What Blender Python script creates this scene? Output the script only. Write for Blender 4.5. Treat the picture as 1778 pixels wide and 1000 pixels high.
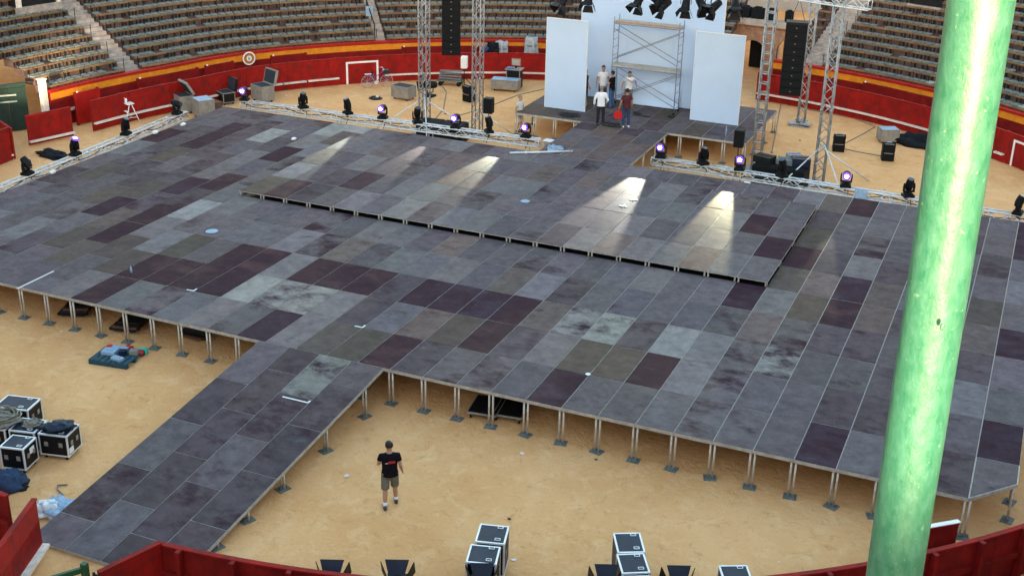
import bpy, bmesh, math, random
from mathutils import Vector, Matrix, Euler, noise as mnoise

random.seed(7)
RAD = math.radians
for o in list(bpy.data.objects):
    bpy.data.objects.remove(o)
SC = bpy.context.scene
COL = SC.collection

# ------------------------------------------------------------------ camera
CAM = Vector((14.909, -26.775, 16.523))
FPX = 2179.0
EUL = Euler((RAD(66.951), RAD(-1.144), RAD(23.477)), 'XYZ')
ROT = EUL.to_matrix()
cd = bpy.data.cameras.new('camera')
cam = bpy.data.objects.new('camera', cd)
COL.objects.link(cam)
cam.location = CAM
cam.rotation_euler = EUL
cd.sensor_fit = 'HORIZONTAL'
cd.sensor_width = 36.0
cd.lens = 36.0 * FPX / 1778.0
cd.clip_start = 0.1
cd.clip_end = 900
SC.camera = cam

# ------------------------------------------------------------------ sky, sun, exposure
SUN_EL = RAD(3.2)
SUN_AZ = (0.36, -0.933)
SUN_DIR = Vector((SUN_AZ[0] * math.cos(SUN_EL), SUN_AZ[1] * math.cos(SUN_EL), math.sin(SUN_EL))).normalized()
w = bpy.data.worlds.new('World')
SC.world = w
w.use_nodes = True
wn = w.node_tree.nodes
wl = w.node_tree.links
wn.clear()
sky = wn.new('ShaderNodeTexSky')
sky.sky_type = 'NISHITA'
sky.sun_disc = False
sky.sun_elevation = SUN_EL
sky.sun_rotation = math.atan2(SUN_AZ[0], SUN_AZ[1])
sky.altitude = 20
sky.air_density = 1.0
sky.dust_density = 1.0
sky.ozone_density = 1.0
bg = wn.new('ShaderNodeBackground')
bg.inputs['Strength'].default_value = 0.15
wo = wn.new('ShaderNodeOutputWorld')
wl.new(sky.outputs[0], bg.inputs[0])
wl.new(bg.outputs[0], wo.inputs[0])
sd = bpy.data.lights.new('sun', 'SUN')
sd.energy = 2.0
sd.angle = RAD(2.2)
sd.color = (1.0, 0.80, 0.52)
sun = bpy.data.objects.new('sun', sd)
COL.objects.link(sun)
sun.location = (40, -60, 40)
sun.rotation_euler = (-SUN_DIR).to_track_quat('-Z', 'Y').to_euler()
SC.view_settings.view_transform = 'Standard'
SC.view_settings.look = 'None'
SC.view_settings.exposure = 3.42
SC.view_settings.gamma = 1.0
SC.view_settings.use_curve_mapping = False
SC.render.engine = 'CYCLES'
SC.cycles.max_bounces = 6
SC.cycles.use_adaptive_sampling = True

# ------------------------------------------------------------------ survey helpers: a photo pixel to a point on a horizontal plane
H = 1.084            # deck height
CX, CY = -2.04, 14.23   # centre of the ring


def at(x, y, z=0.0):
    d = ROT @ Vector(((x - 889) / FPX, -(y - 500) / FPX, -1.0))
    t = (z - CAM.z) / d.z
    return CAM + d * t


def polar(r, deg, z=0.0):
    """point of the ring; the ring is a little flattened on the left, as surveyed"""
    a = RAD(deg)
    if r > 20:
        t = min(1.0, max(0.0, (deg - 147.0) / 13.0)) * min(1.0, max(0.0, (236.0 - deg) / 40.0))
        r -= 0.6 * t * t * (3 - 2 * t)
    return Vector((CX + r * math.cos(a), CY + r * math.sin(a), z))


# ------------------------------------------------------------------ materials
def lin(c):
    def f(v):
        v /= 255.0
        return v / 12.92 if v <= 0.04045 else ((v + 0.055) / 1.055) ** 2.4
    return tuple(f(v) for v in c)


MATS = {}


def mat(name, col, rough=0.6, metal=0.0, var=0.25, scale=6.0, bump=0.0, bscale=40.0, spec=0.4, tint=None, tscale=2.0,
        tlo=0.55, thi=0.7, stretch=None, emit=None, estr=0.0):
    """Principled surface; colour varies with noise, optional second tint in blotches, optional fine relief."""
    m = bpy.data.materials.new(name)
    m.use_nodes = True
    n = m.node_tree.nodes
    l = m.node_tree.links
    p = n['Principled BSDF']
    p.inputs['Roughness'].default_value = rough
    p.inputs['Metallic'].default_value = metal
    p.inputs['Specular IOR Level'].default_value = spec
    if emit:
        p.inputs['Base Color'].default_value = (*col, 1)
        p.inputs['Emission Color'].default_value = (*emit, 1)
        p.inputs['Emission Strength'].default_value = estr
        MATS[name] = m
        return m
    tc = n.new('ShaderNodeTexCoord')
    mp = n.new('ShaderNodeMapping')
    if stretch:
        mp.inputs['Scale'].default_value = stretch
    oi = n.new('ShaderNodeObjectInfo')
    vm = n.new('ShaderNodeVectorMath')
    vm.operation = 'ADD'
    sc = n.new('ShaderNodeMath')
    sc.operation = 'MULTIPLY'
    sc.inputs[1].default_value = 57.0
    l.new(oi.outputs['Random'], sc.inputs[0])
    l.new(tc.outputs['Object'], vm.inputs[0])
    l.new(sc.outputs[0], vm.inputs[1])
    l.new(vm.outputs[0], mp.inputs['Vector'])
    ns = n.new('ShaderNodeTexNoise')
    ns.inputs['Scale'].default_value = scale
    ns.inputs['Detail'].default_value = 6
    ns.inputs['Roughness'].default_value = 0.62
    l.new(mp.outputs[0], ns.inputs['Vector'])
    rp = n.new('ShaderNodeValToRGB')
    rp.color_ramp.elements[0].position = 0.3
    rp.color_ramp.elements[1].position = 0.7
    rp.color_ramp.elements[0].color = (*[max(0, c * (1 - var)) for c in col], 1)
    rp.color_ramp.elements[1].color = (*[min(1, c * (1 + var)) for c in col], 1)
    l.new(ns.outputs['Fac'], rp.inputs[0])
    out = rp.outputs[0]
    if tint:
        n2 = n.new('ShaderNodeTexNoise')
        n2.inputs['Scale'].default_value = tscale
        n2.inputs['Detail'].default_value = 8
        n2.inputs['Roughness'].default_value = 0.7
        l.new(mp.outputs[0], n2.inputs['Vector'])
        r2 = n.new('ShaderNodeValToRGB')
        r2.color_ramp.elements[0].position = tlo
        r2.color_ramp.elements[1].position = thi
        l.new(n2.outputs['Fac'], r2.inputs[0])
        mx = n.new('ShaderNodeMixRGB')
        mx.inputs[2].default_value = (*tint, 1)
        l.new(r2.outputs[0], mx.inputs[0])
        l.new(out, mx.inputs[1])
        out = mx.outputs[0]
    l.new(out, p.inputs['Base Color'])
    if bump:
        n3 = n.new('ShaderNodeTexNoise')
        n3.inputs['Scale'].default_value = bscale
        n3.inputs['Detail'].default_value = 5
        l.new(mp.outputs[0], n3.inputs['Vector'])
        bp = n.new('ShaderNodeBump')
        bp.inputs['Strength'].default_value = bump
        bp.inputs['Distance'].default_value = 0.02
        l.new(n3.outputs['Fac'], bp.inputs['Height'])
        l.new(bp.outputs[0], p.inputs['Normal'])
    MATS[name] = m
    return m


def deck_material():
    """phenolic stage plywood: the sheet's own colour (object colour), worn patches and scuffs"""
    m = bpy.data.materials.new('deck_plywood')
    m.use_nodes = True
    n = m.node_tree.nodes
    l = m.node_tree.links
    p = n['Principled BSDF']
    p.inputs['Roughness'].default_value = 0.8
    p.inputs['Specular IOR Level'].default_value = 0.07
    tc = n.new('ShaderNodeTexCoord')
    oi = n.new('ShaderNodeObjectInfo')
    k = n.new('ShaderNodeMath')
    k.operation = 'MULTIPLY'
    k.inputs[1].default_value = 91.0
    l.new(oi.outputs['Random'], k.inputs[0])
    v = n.new('ShaderNodeVectorMath')
    v.operation = 'ADD'
    l.new(tc.outputs['Object'], v.inputs[0])
    l.new(k.outputs[0], v.inputs[1])

    def noise(scale, detail, rough, stretch=None):
        t = n.new('ShaderNodeTexNoise')
        t.inputs['Scale'].default_value = scale
        t.inputs['Detail'].default_value = detail
        t.inputs['Roughness'].default_value = rough
        if stretch:
            mp = n.new('ShaderNodeMapping')
            mp.inputs['Scale'].default_value = stretch
            l.new(v.outputs[0], mp.inputs['Vector'])
            l.new(mp.outputs[0], t.inputs['Vector'])
        else:
            l.new(v.outputs[0], t.inputs['Vector'])
        return t.outputs['Fac']

    def ramp(src, a, b):
        r = n.new('ShaderNodeValToRGB')
        r.color_ramp.elements[0].position = a
        r.color_ramp.elements[1].position = b
        l.new(src, r.inputs[0])
        return r.outputs[0]

    def mix(fac, a, b, mode='MIX'):
        x = n.new('ShaderNodeMixRGB')
        x.blend_type = mode
        if isinstance(fac, float):
            x.inputs[0].default_value = fac
        else:
            l.new(fac, x.inputs[0])
        for i, s in ((1, a), (2, b)):
            if isinstance(s, tuple):
                x.inputs[i].default_value = s
            else:
                l.new(s, x.inputs[i])
        return x.outputs[0]

    base = oi.outputs['Color']
    mott = ramp(noise(2.6, 9, 0.74), 0.30, 0.70)
    dust = mix(0.85, base, mix(mott, (0.58, 0.56, 0.57, 1), (1.42, 1.44, 1.42, 1)), 'MULTIPLY')
    pale = ramp(noise(1.9, 10, 0.78), 0.58, 0.78)
    dust = mix(pale, dust, mix(0.45, base, (0.24, 0.245, 0.26, 1)))
    sheet = mix(ramp(noise(3.5, 6, 0.7), 0.3, 0.7), (0.026, 0.011, 0.018, 1), (0.046, 0.020, 0.028, 1))
    # cover mask: coarse streaky noise against the sheet's own cover value (object alpha)
    ad = n.new('ShaderNodeMath')
    ad.operation = 'ADD'
    l.new(noise(0.95, 10, 0.70, (0.8, 1.25, 1.0)), ad.inputs[0])
    l.new(oi.outputs['Alpha'], ad.inputs[1])
    mrg = n.new('ShaderNodeMapRange')
    mrg.inputs[1].default_value = 0.93
    mrg.inputs[2].default_value = 1.09
    l.new(ad.outputs[0], mrg.inputs[0])
    c = mix(mrg.outputs[0], sheet, dust)
    scuff = ramp(noise(5.0, 6, 0.6, (0.35, 6.0, 1.0)), 0.64, 0.78)
    half = n.new('ShaderNodeMath')
    half.operation = 'MULTIPLY'
    half.inputs[1].default_value = 0.42
    l.new(scuff, half.inputs[0])
    c = mix(half.outputs[0], c, (0.26, 0.25, 0.25, 1))
    trod = ramp(noise(7.0, 8, 0.75, (1.0, 1.4, 1.0)), 0.60, 0.72)
    half2 = n.new('ShaderNodeMath')
    half2.operation = 'MULTIPLY'
    half2.inputs[1].default_value = 0.45
    l.new(trod, half2.inputs[0])
    c = mix(half2.outputs[0], c, (0.036, 0.026, 0.032, 1))
    fleck = ramp(noise(15.0, 3, 0.6), 0.735, 0.765)
    c = mix(fleck, c, (0.34, 0.33, 0.31, 1))
    l.new(c, p.inputs['Base Color'])
    bp = n.new('ShaderNodeBump')
    bp.inputs['Strength'].default_value = 0.25
    bp.inputs['Distance'].default_value = 0.01
    l.new(noise(30, 4, 0.6), bp.inputs['Height'])
    l.new(bp.outputs[0], p.inputs['Normal'])
    rr = ramp(noise(3.0, 5, 0.6), 0.2, 0.9)
    mr = n.new('ShaderNodeMapRange')
    mr.inputs[3].default_value = 0.65
    mr.inputs[4].default_value = 0.9
    l.new(rr, mr.inputs[0])
    l.new(mr.outputs[0], p.inputs['Roughness'])
    MATS['deck'] = m
    return m


def sand_material():
    m = bpy.data.materials.new('sand')
    m.use_nodes = True
    n = m.node_tree.nodes
    l = m.node_tree.links
    p = n['Principled BSDF']
    p.inputs['Roughness'].default_value = 0.95
    p.inputs['Specular IOR Level'].default_value = 0.1
    tc = n.new('ShaderNodeTexCoord')

    def noise(scale, detail, rough, dist=0.0):
        t = n.new('ShaderNodeTexNoise')
        t.inputs['Scale'].default_value = scale
        t.inputs['Detail'].default_value = detail
        t.inputs['Roughness'].default_value = rough
        t.inputs['Distortion'].default_value = dist
        l.new(tc.outputs['Object'], t.inputs['Vector'])
        return t.outputs['Fac']

    def ramp(src, a, b, ca=(0, 0, 0, 1), cb=(1, 1, 1, 1)):
        r = n.new('ShaderNodeValToRGB')
        r.color_ramp.elements[0].position = a
        r.color_ramp.elements[1].position = b
        r.color_ramp.elements[0].color = ca
        r.color_ramp.elements[1].color = cb
        l.new(src, r.inputs[0])
        return r.outputs[0]

    def mix(f, a, b):
        x = n.new('ShaderNodeMixRGB')
        l.new(f, x.inputs[0])
        for i, s in ((1, a), (2, b)):
            if isinstance(s, tuple):
                x.inputs[i].default_value = s
            else:
                l.new(s, x.inputs[i])
        return x.outputs[0]
    a = ramp(noise(0.28, 6, 0.6, 0.4), 0.3, 0.7, (0.66, 0.335, 0.135, 1), (0.78, 0.445, 0.205, 1))
    b = mix(ramp(noise(1.8, 9, 0.72, 0.6), 0.5, 0.78), a, (0.82, 0.53, 0.28, 1))
    c = mix(ramp(noise(2.2, 10, 0.78, 1.2), 0.54, 0.74), b, (0.50, 0.235, 0.085, 1))
    d = mix(ramp(noise(11.0, 6, 0.7), 0.60, 0.76), c, (0.33, 0.20, 0.095, 1))
    e = mix(ramp(noise(19.0, 4, 0.6, 0.3), 0.68, 0.8), d, (0.70, 0.55, 0.36, 1))
    l.new(e, p.inputs['Base Color'])
    bp = n.new('ShaderNodeBump')
    bp.inputs['Strength'].default_value = 0.75
    bp.inputs['Distance'].default_value = 0.06
    ad = n.new('ShaderNodeMath')
    ad.operation = 'ADD'
    l.new(noise(9.0, 8, 0.7), ad.inputs[0])
    l.new(noise(2.5, 4, 0.6, 1.2), ad.inputs[1])
    l.new(ad.outputs[0], bp.inputs['Height'])
    l.new(bp.outputs[0], p.inputs['Normal'])
    MATS['sand'] = m


def pole_material():
    m = bpy.data.materials.new('green_pole_paint')
    m.use_nodes = True
    n = m.node_tree.nodes
    l = m.node_tree.links
    p = n['Principled BSDF']
    p.inputs['Roughness'].default_value = 0.42
    p.inputs['Specular IOR Level'].default_value = 0.75
    tc = n.new('ShaderNodeTexCoord')
    mp = n.new('ShaderNodeMapping')
    mp.inputs['Scale'].default_value = (1, 1, 0.5)
    l.new(tc.outputs['Object'], mp.inputs['Vector'])
    t = n.new('ShaderNodeTexNoise')
    t.inputs['Scale'].default_value = 55
    t.inputs['Detail'].default_value = 7
    t.inputs['Roughness'].default_value = 0.65
    l.new(mp.outputs[0], t.inputs['Vector'])
    r = n.new('ShaderNodeValToRGB')
    r.color_ramp.elements[0].position = 0.34
    r.color_ramp.elements[0].color = (0.010, 0.100, 0.054, 1)
    r.color_ramp.elements[1].position = 0.72
    r.color_ramp.elements[1].color = (0.048, 0.160, 0.112, 1)
    l.new(t.outputs['Fac'], r.inputs[0])
    t2 = n.new('ShaderNodeTexNoise')
    t2.inputs['Scale'].default_value = 90
    t2.inputs['Detail'].default_value = 3
    l.new(tc.outputs['Object'], t2.inputs['Vector'])
    r2 = n.new('ShaderNodeValToRGB')
    r2.color_ramp.elements[0].position = 0.66
    r2.color_ramp.elements[1].position = 0.80
    l.new(t2.outputs['Fac'], r2.inputs[0])
    mx = n.new('ShaderNodeMixRGB')
    mx.inputs[2].default_value = (0.18, 0.30, 0.16, 1)
    l.new(r2.outputs[0], mx.inputs[0])
    l.new(r.outputs[0], mx.inputs[1])
    l.new(mx.outputs[0], p.inputs['Base Color'])
    bp = n.new('ShaderNodeBump')
    bp.inputs['Strength'].default_value = 0.5
    bp.inputs['Distance'].default_value = 0.004
    l.new(t.outputs['Fac'], bp.inputs['Height'])
    l.new(bp.outputs[0], p.inputs['Normal'])
    MATS['pole'] = m


deck_material()
sand_material()
pole_material()
mat('alu', (0.50, 0.49, 0.47), 0.42, 0.55, 0.2, 8)
mat('deck_edge', (0.40, 0.375, 0.34), 0.5, 0.2, 0.3, 7)
mat('leg_metal', (0.50, 0.45, 0.38), 0.5, 0.3, 0.3, 9)
mat('base_plate', (0.13, 0.15, 0.145), 0.7, 0.0, 0.35, 9)
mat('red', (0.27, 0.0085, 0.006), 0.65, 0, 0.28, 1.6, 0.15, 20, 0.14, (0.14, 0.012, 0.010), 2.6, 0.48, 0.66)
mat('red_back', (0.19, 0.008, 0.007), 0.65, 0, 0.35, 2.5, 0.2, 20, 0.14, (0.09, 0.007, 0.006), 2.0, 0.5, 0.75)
mat('dark_red', (0.17, 0.007, 0.006), 0.65, 0, 0.3, 2.0, spec=0.14)
mat('red_cap', (0.36, 0.010, 0.007), 0.55, 0, 0.25, 2.0, spec=0.2)
mat('yellow', (0.66, 0.22, 0.006), 0.6, 0, 0.2, 3.0)
mat('white_paint', (0.70, 0.62, 0.54), 0.6, 0, 0.18, 6, 0, 40, 0.4, (0.36, 0.24, 0.17), 3.0, 0.6, 0.8)
mat('white_clean', (0.78, 0.78, 0.76), 0.5, 0, 0.06, 5)
mat('flat_white', (0.50, 0.64, 0.84), 0.7, 0, 0.035, 0.8, 0.2, 2)
mat('concrete', (0.20, 0.165, 0.145), 0.85, 0, 0.4, 3.0, 0.2, 30, 0.3, (0.10, 0.075, 0.065), 1.5)
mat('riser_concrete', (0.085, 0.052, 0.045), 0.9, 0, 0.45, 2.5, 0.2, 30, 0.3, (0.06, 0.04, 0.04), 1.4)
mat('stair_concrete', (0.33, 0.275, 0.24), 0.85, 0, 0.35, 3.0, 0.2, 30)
mat('stone', (0.42, 0.36, 0.30), 0.85, 0, 0.25, 3.0, 0.2, 30)
mat('brick', (0.36, 0.20, 0.125), 0.9, 0, 0.35, 5.0, 0.3, 30)
mat('seat_grey', (0.15, 0.165, 0.15), 0.6, 0, 0.45, 5.0)
mat('seat_light', (0.30, 0.32, 0.30), 0.6, 0, 0.3, 5.0)
mat('wood_nosing', (0.20, 0.105, 0.04), 0.65, 0, 0.45, 1.6, 0, 40, 0.4, (0.10, 0.07, 0.045), 0.7, 0.5, 0.65)
mat('iron', (0.010, 0.011, 0.011), 0.6, 0.0, 0.3, 8, spec=0.2)
mat('black', (0.0055, 0.006, 0.0075), 0.55, 0, 0.3, 6, spec=0.18)
mat('black_cloth', (0.008, 0.010, 0.013), 0.85, 0, 0.4, 8, 0.3, 14, 0.15)
mat('speaker_grille', (0.006, 0.007, 0.0085), 0.75, 0, 0.3, 60, spec=0.15)
mat('case_black', (0.006, 0.006, 0.007), 0.45, 0, 0.3, 5, 0, 40, 0.22)
mat('case_lid', (0.008, 0.015, 0.034), 0.5, 0, 0.4, 3, 0, 40, 0.25)
mat('case_grey', (0.23, 0.21, 0.185), 0.6, 0, 0.25, 4)
mat('trim', (0.72, 0.73, 0.74), 0.35, 0.3, 0.1, 6)
mat('case_foam', (0.02, 0.028, 0.04), 0.9, 0, 0.3, 8)
mat('truss', (0.60, 0.64, 0.68), 0.4, 0.3, 0.15, 6)
mat('truss_dull', (0.31, 0.32, 0.33), 0.45, 0.3, 0.25, 6)
mat('scaffold', (0.26, 0.28, 0.33), 0.5, 0.3, 0.3, 7)
mat('plank', (0.40, 0.36, 0.31), 0.7, 0, 0.25, 4)
mat('wood_plank', (0.45, 0.24, 0.11), 0.7, 0, 0.25, 4)
mat('green_door', (0.007, 0.024, 0.017), 0.6, 0, 0.4, 2.0, 0.2, 20)
mat('green_rail', (0.012, 0.075, 0.03), 0.5, 0, 0.3, 4)
mat('plaster', (0.48, 0.43, 0.37), 0.85, 0, 0.15, 0.7, 0.1, 8)
mat('skin', (0.42, 0.22, 0.14), 0.55, 0, 0.1, 6)
mat('hair', (0.014, 0.011, 0.010), 0.7, 0, 0.4, 30)
mat('grey_hair', (0.22, 0.20, 0.19), 0.7, 0, 0.3, 30)
mat('shirt_black', (0.007, 0.006, 0.009), 0.9, 0, 0.3, 8, 0.3, 12, 0.1)
mat('shirt_white', (0.72, 0.74, 0.78), 0.8, 0, 0.06, 8, 0.3, 12)
mat('shirt_maroon', (0.07, 0.010, 0.016), 0.8, 0, 0.3, 8, 0.3, 12)
mat('shirt_grey', (0.50, 0.51, 0.52), 0.8, 0, 0.15, 8, 0.3, 12)
mat('shirt_blue', (0.05, 0.07, 0.25), 0.8, 0, 0.3, 8, 0.3, 12)
mat('khaki', (0.135, 0.118, 0.092), 0.85, 0, 0.25, 8, 0.3, 12)
mat('trouser_dark', (0.012, 0.012, 0.018), 0.85, 0, 0.3, 8, 0.3, 12)
mat('jeans', (0.045, 0.10, 0.22), 0.85, 0, 0.3, 8, 0.3, 12)
mat('jeans_dark', (0.022, 0.045, 0.10), 0.85, 0, 0.3, 8, 0.3, 12)
mat('shoe', (0.045, 0.048, 0.055), 0.6, 0, 0.3, 20)
mat('sock', (0.75, 0.75, 0.76), 0.8, 0, 0.05, 8)
mat('print_red', (0.42, 0.012, 0.018), 0.7, 0, 0.1, 20)
mat('print_white', (0.65, 0.66, 0.68), 0.7, 0, 0.1, 20)
mat('plastic_red', (0.52, 0.012, 0.014), 0.4, 0, 0.15, 10)
mat('plastic_blue', (0.05, 0.14, 0.35), 0.4, 0, 0.2, 10)
mat('pale_blue', (0.26, 0.37, 0.50), 0.6, 0, 0.25, 10)
mat('turquoise', (0.03, 0.50, 0.40), 0.5, 0, 0.2, 10)
mat('pallet_blue', (0.016, 0.06, 0.085), 0.75, 0, 0.4, 6)
mat('paper', (0.75, 0.75, 0.75), 0.7, 0, 0.08, 20)
mat('poly_sheet', (0.33, 0.36, 0.39), 0.35, 0, 0.3, 7, 0.5, 9)
mat('cable', (0.02, 0.02, 0.022), 0.6, 0, 0.3, 10)
mat('cable_grey', (0.20, 0.185, 0.15), 0.7, 0, 0.4, 14)
mat('rust', (0.10, 0.05, 0.03), 0.8, 0, 0.4, 10)
mat('bike_paint', (0.10, 0.06, 0.20), 0.35, 0.2, 0.2, 10)
mat('tyre', (0.33, 0.28, 0.27), 0.8, 0, 0.2, 10)
mat('sign_brown', (0.34, 0.13, 0.02), 0.6, 0, 0.15, 10)
mat('sign_grey', (0.12, 0.15, 0.19), 0.6, 0, 0.1, 10)
mat('amber', (0.55, 0.25, 0.03), 0.6, 0, 0.2, 6)
mat('lens_dark', (0.02, 0.03, 0.05), 0.12, 0, 0.1, 10, spec=0.8)
mat('lens_purple', (0.1, 0.05, 0.3), 0.2, emit=(0.13, 0.035, 0.60), estr=0.21)
mat('lens_core', (1, 1, 1), 0.2, emit=(1.0, 0.93, 0.86), estr=4.5)
mat('opening_shade', (0.006, 0.006, 0.007), 0.9, 0, 0.2, 4)  # near-black colour stands in for shade inside openings


# ------------------------------------------------------------------ mesh collector
class MB:
    def __init__(s):
        s.v, s.f, s.m = [], [], []

    def add(s, vs, fs, mi=0):
        o = len(s.v)
        s.v += [tuple(p) for p in vs]
        for f in fs:
            s.f.append(tuple(i + o for i in f))
            s.m.append(mi)

    def box(s, c, sz, rz=0.0, mi=0, M=None):
        x, y, z = sz[0] / 2, sz[1] / 2, sz[2] / 2
        R = M if M is not None else Matrix.Rotation(rz, 3, 'Z')
        c = Vector(c)
        vs = [c + R @ Vector((a * x, b * y, d * z)) for a in (-1, 1) for b in (-1, 1) for d in (-1, 1)]
        s.add(vs, [(0, 1, 3, 2), (4, 6, 7, 5), (0, 4, 5, 1), (2, 3, 7, 6), (0, 2, 6, 4), (1, 5, 7, 3)], mi)
        return s

    def bar(s, a, b, w, h=None, mi=0, up=(0, 0, 1)):
        a, b = Vector(a), Vector(b)
        h = h or w
        d = b - a
        L = d.length
        if L < 1e-6:
            return s
        d.normalize()
        up = Vector(up)
        if abs(d.dot(up)) > 0.98:
            up = Vector((0, 1, 0))
        x = d.cross(up).normalized()
        y = x.cross(d).normalized()
        R = Matrix((x, d, y)).transposed()
        return s.box((a + b) / 2, (w, L, h), M=R, mi=mi)

    def tube(s, pts, r, n=8, mi=0, cap=True):
        """round tube through points; r a number or one per point"""
        pts = [Vector(p) for p in pts]
        rs = r if isinstance(r, (list, tuple)) else [r] * len(pts)
        o = len(s.v)
        ref = None
        for i, p in enumerate(pts):
            d = (pts[min(i + 1, len(pts) - 1)] - pts[max(i - 1, 0)])
            if d.length < 1e-9:
                d = Vector((0, 0, 1))
            d.normalize()
            if ref is None:
                ref = Vector((0, 0, 1)) if abs(d.z) < 0.9 else Vector((1, 0, 0))
            x = d.cross(ref)
            if x.length < 1e-4:
                x = d.cross(Vector((0, 1, 0)))
            x.normalize()
            y = x.cross(d).normalized()
            for k in range(n):
                a = 2 * math.pi * k / n
                s.v.append(tuple(p + (x * math.cos(a) + y * math.sin(a)) * rs[i]))
        for i in range(len(pts) - 1):
            for k in range(n):
                k2 = (k + 1) % n
                s.f.append((o + i * n + k, o + i * n + k2, o + (i + 1) * n + k2, o + (i + 1) * n + k))
                s.m.append(mi)
        if cap:
            s.f.append(tuple(o + k for k in range(n))[::-1])
            s.m.append(mi)
            s.f.append(tuple(o + (len(pts) - 1) * n + k for k in range(n)))
            s.m.append(mi)
        return s

    def loft(s, rings, n=14, mi=0):
        """rings: (centre, rx vector, ry vector)"""
        o = len(s.v)
        for c, a, b in rings:
            c, a, b = Vector(c), Vector(a), Vector(b)
            for k in range(n):
                t = 2 * math.pi * k / n
                s.v.append(tuple(c + a * math.cos(t) + b * math.sin(t)))
        for i in range(len(rings) - 1):
            for k in range(n):
                k2 = (k + 1) % n
                s.f.append((o + i * n + k, o + i * n + k2, o + (i + 1) * n + k2, o + (i + 1) * n + k))
                s.m.append(mi)
        s.f.append(tuple(o + k for k in range(n))[::-1])
        s.m.append(mi)
        s.f.append(tuple(o + (len(rings) - 1) * n + k for k in range(n)))
        s.m.append(mi)
        return s

    def prism(s, poly, z0, z1, mi=0):
        n = len(poly)
        vs = [(x, y, z0) for x, y in poly] + [(x, y, z1) for x, y in poly]
        fs = [tuple(range(n))[::-1], tuple(range(n, 2 * n))] + [(i, (i + 1) % n, n + (i + 1) % n, n + i) for i in range(n)]
        s.add(vs, fs, mi)
        return s

    def arc(s, r0, r1, a0, a1, z0, z1, step=1.5, mi=0, caps=True):
        """curved block about the ring centre, in world coordinates"""
        n = max(1, int(round((a1 - a0) / step)))
        o = len(s.v)
        for i in range(n + 1):
            a = a0 + (a1 - a0) * i / n
            for r, z in ((r0, z0), (r1, z0), (r1, z1), (r0, z1)):
                s.v.append(tuple(polar(r, a, z)))
        for i in range(n):
            b = o + 4 * i
            for k in range(4):
                k2 = (k + 1) % 4
                s.f.append((b + k, b + 4 + k, b + 4 + k2, b + k2))
                s.m.append(mi)
        if caps:
            s.f.append((o, o + 1, o + 2, o + 3))
            b = o + 4 * n
            s.f.append((b + 3, b + 2, b + 1, b))
            s.m += [mi, mi]
        return s

    def ball(s, c, r, n=10, mi=0, sq=(1, 1, 1), rough=0.0):
        c = Vector(c)
        o = len(s.v)
        m = n // 2
        for i in range(m + 1):
            t = math.pi * i / m
            for k in range(n):
                a = 2 * math.pi * k / n
                d = Vector((math.sin(t) * math.cos(a), math.sin(t) * math.sin(a), math.cos(t)))
                q = r * (1 + (rough * mnoise.noise(d * 2.3 + c) if rough else 0))
                s.v.append((c.x + d.x * q * sq[0], c.y + d.y * q * sq[1], c.z + d.z * q * sq[2]))
        for i in range(m):
            for k in range(n):
                k2 = (k + 1) % n
                s.f.append((o + i * n + k, o + (i + 1) * n + k, o + (i + 1) * n + k2, o + i * n + k2))
                s.m.append(mi)
        return s

    def mesh(s, name, mats, smooth=False, origin=None):
        me = bpy.data.meshes.new(name)
        v = s.v
        if origin is not None:
            ox, oy, oz = origin
            v = [(p[0] - ox, p[1] - oy, p[2] - oz) for p in v]
        me.from_pydata(v, [], s.f)
        for m in mats:
            me.materials.append(MATS[m])
        if len(mats) > 1:
            me.polygons.foreach_set('material_index', s.m)
        if smooth:
            me.polygons.foreach_set('use_smooth', [True] * len(me.polygons))
        me.update()
        return me


def put(name, me, parent=None, loc=(0, 0, 0), rot=(0, 0, 0)):
    o = bpy.data.objects.new(name, me)
    COL.objects.link(o)
    o.location = loc
    o.rotation_euler = rot
    if parent:
        o.parent = parent
    return o


def thing(name, label, cat, loc=(0, 0, 0), rz=0.0, group=None):
    o = bpy.data.objects.new(name, None)
    o.empty_display_size = 0.3
    COL.objects.link(o)
    o.location = loc
    o.rotation_euler = (0, 0, rz)
    tag(o, label, cat, group)
    return o


def tag(o, label=None, cat=None, group=None, kind=None):
    if label:
        o['label'] = label
    if cat:
        o['category'] = cat
    if group:
        o['group'] = group
    if kind:
        o['kind'] = kind
    return o


def part(name, mb, m, parent, smooth=False, world=False, kind=None):
    """one mesh object under parent; world=True when the collector holds world coordinates and the parent is unrotated"""
    org = tuple(parent.matrix_basis.translation) if world else None
    if world and parent.parent:
        org = tuple(Vector(org) + parent.parent.matrix_basis.translation)
    o = put(name, mb.mesh(name, m if isinstance(m, (list, tuple)) else [m], smooth, org), parent)
    if kind:
        o['kind'] = kind
    return o


def copy_tree(o, parent=None):
    c = o.copy()
    COL.objects.link(c)
    c.parent = parent
    for ch in list(o.children):
        copy_tree(ch, c)
    return c


def bevel(o, wdt=0.01, seg=2):
    b = o.modifiers.new('bevel', 'BEVEL')
    b.width = wdt
    b.segments = seg
    b.limit_method = 'ANGLE'
    return o


# ================================================================== ground
g = MB()
N = 96
g.v.append((CX, CY, 0))
for rr in (8, 16, 22, 26, 32, 44, 60, 140):
    for k in range(N):
        a = 2 * math.pi * k / N
        g.v.append((CX + rr * math.cos(a), CY + rr * math.sin(a), 0))
for k in range(N):
    g.f.append((0, 1 + k, 1 + (k + 1) % N))
    g.m.append(0)
for j in range(7):
    for k in range(N):
        a = 1 + j * N
        g.f.append((a + k, a + N + k, a + N + (k + 1) % N, a + (k + 1) % N))
        g.m.append(0)
gr = put('ground', g.mesh('ground', ['sand']))
tag(gr, kind='structure')

# ================================================================== stage decks
D = 2.056
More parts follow.
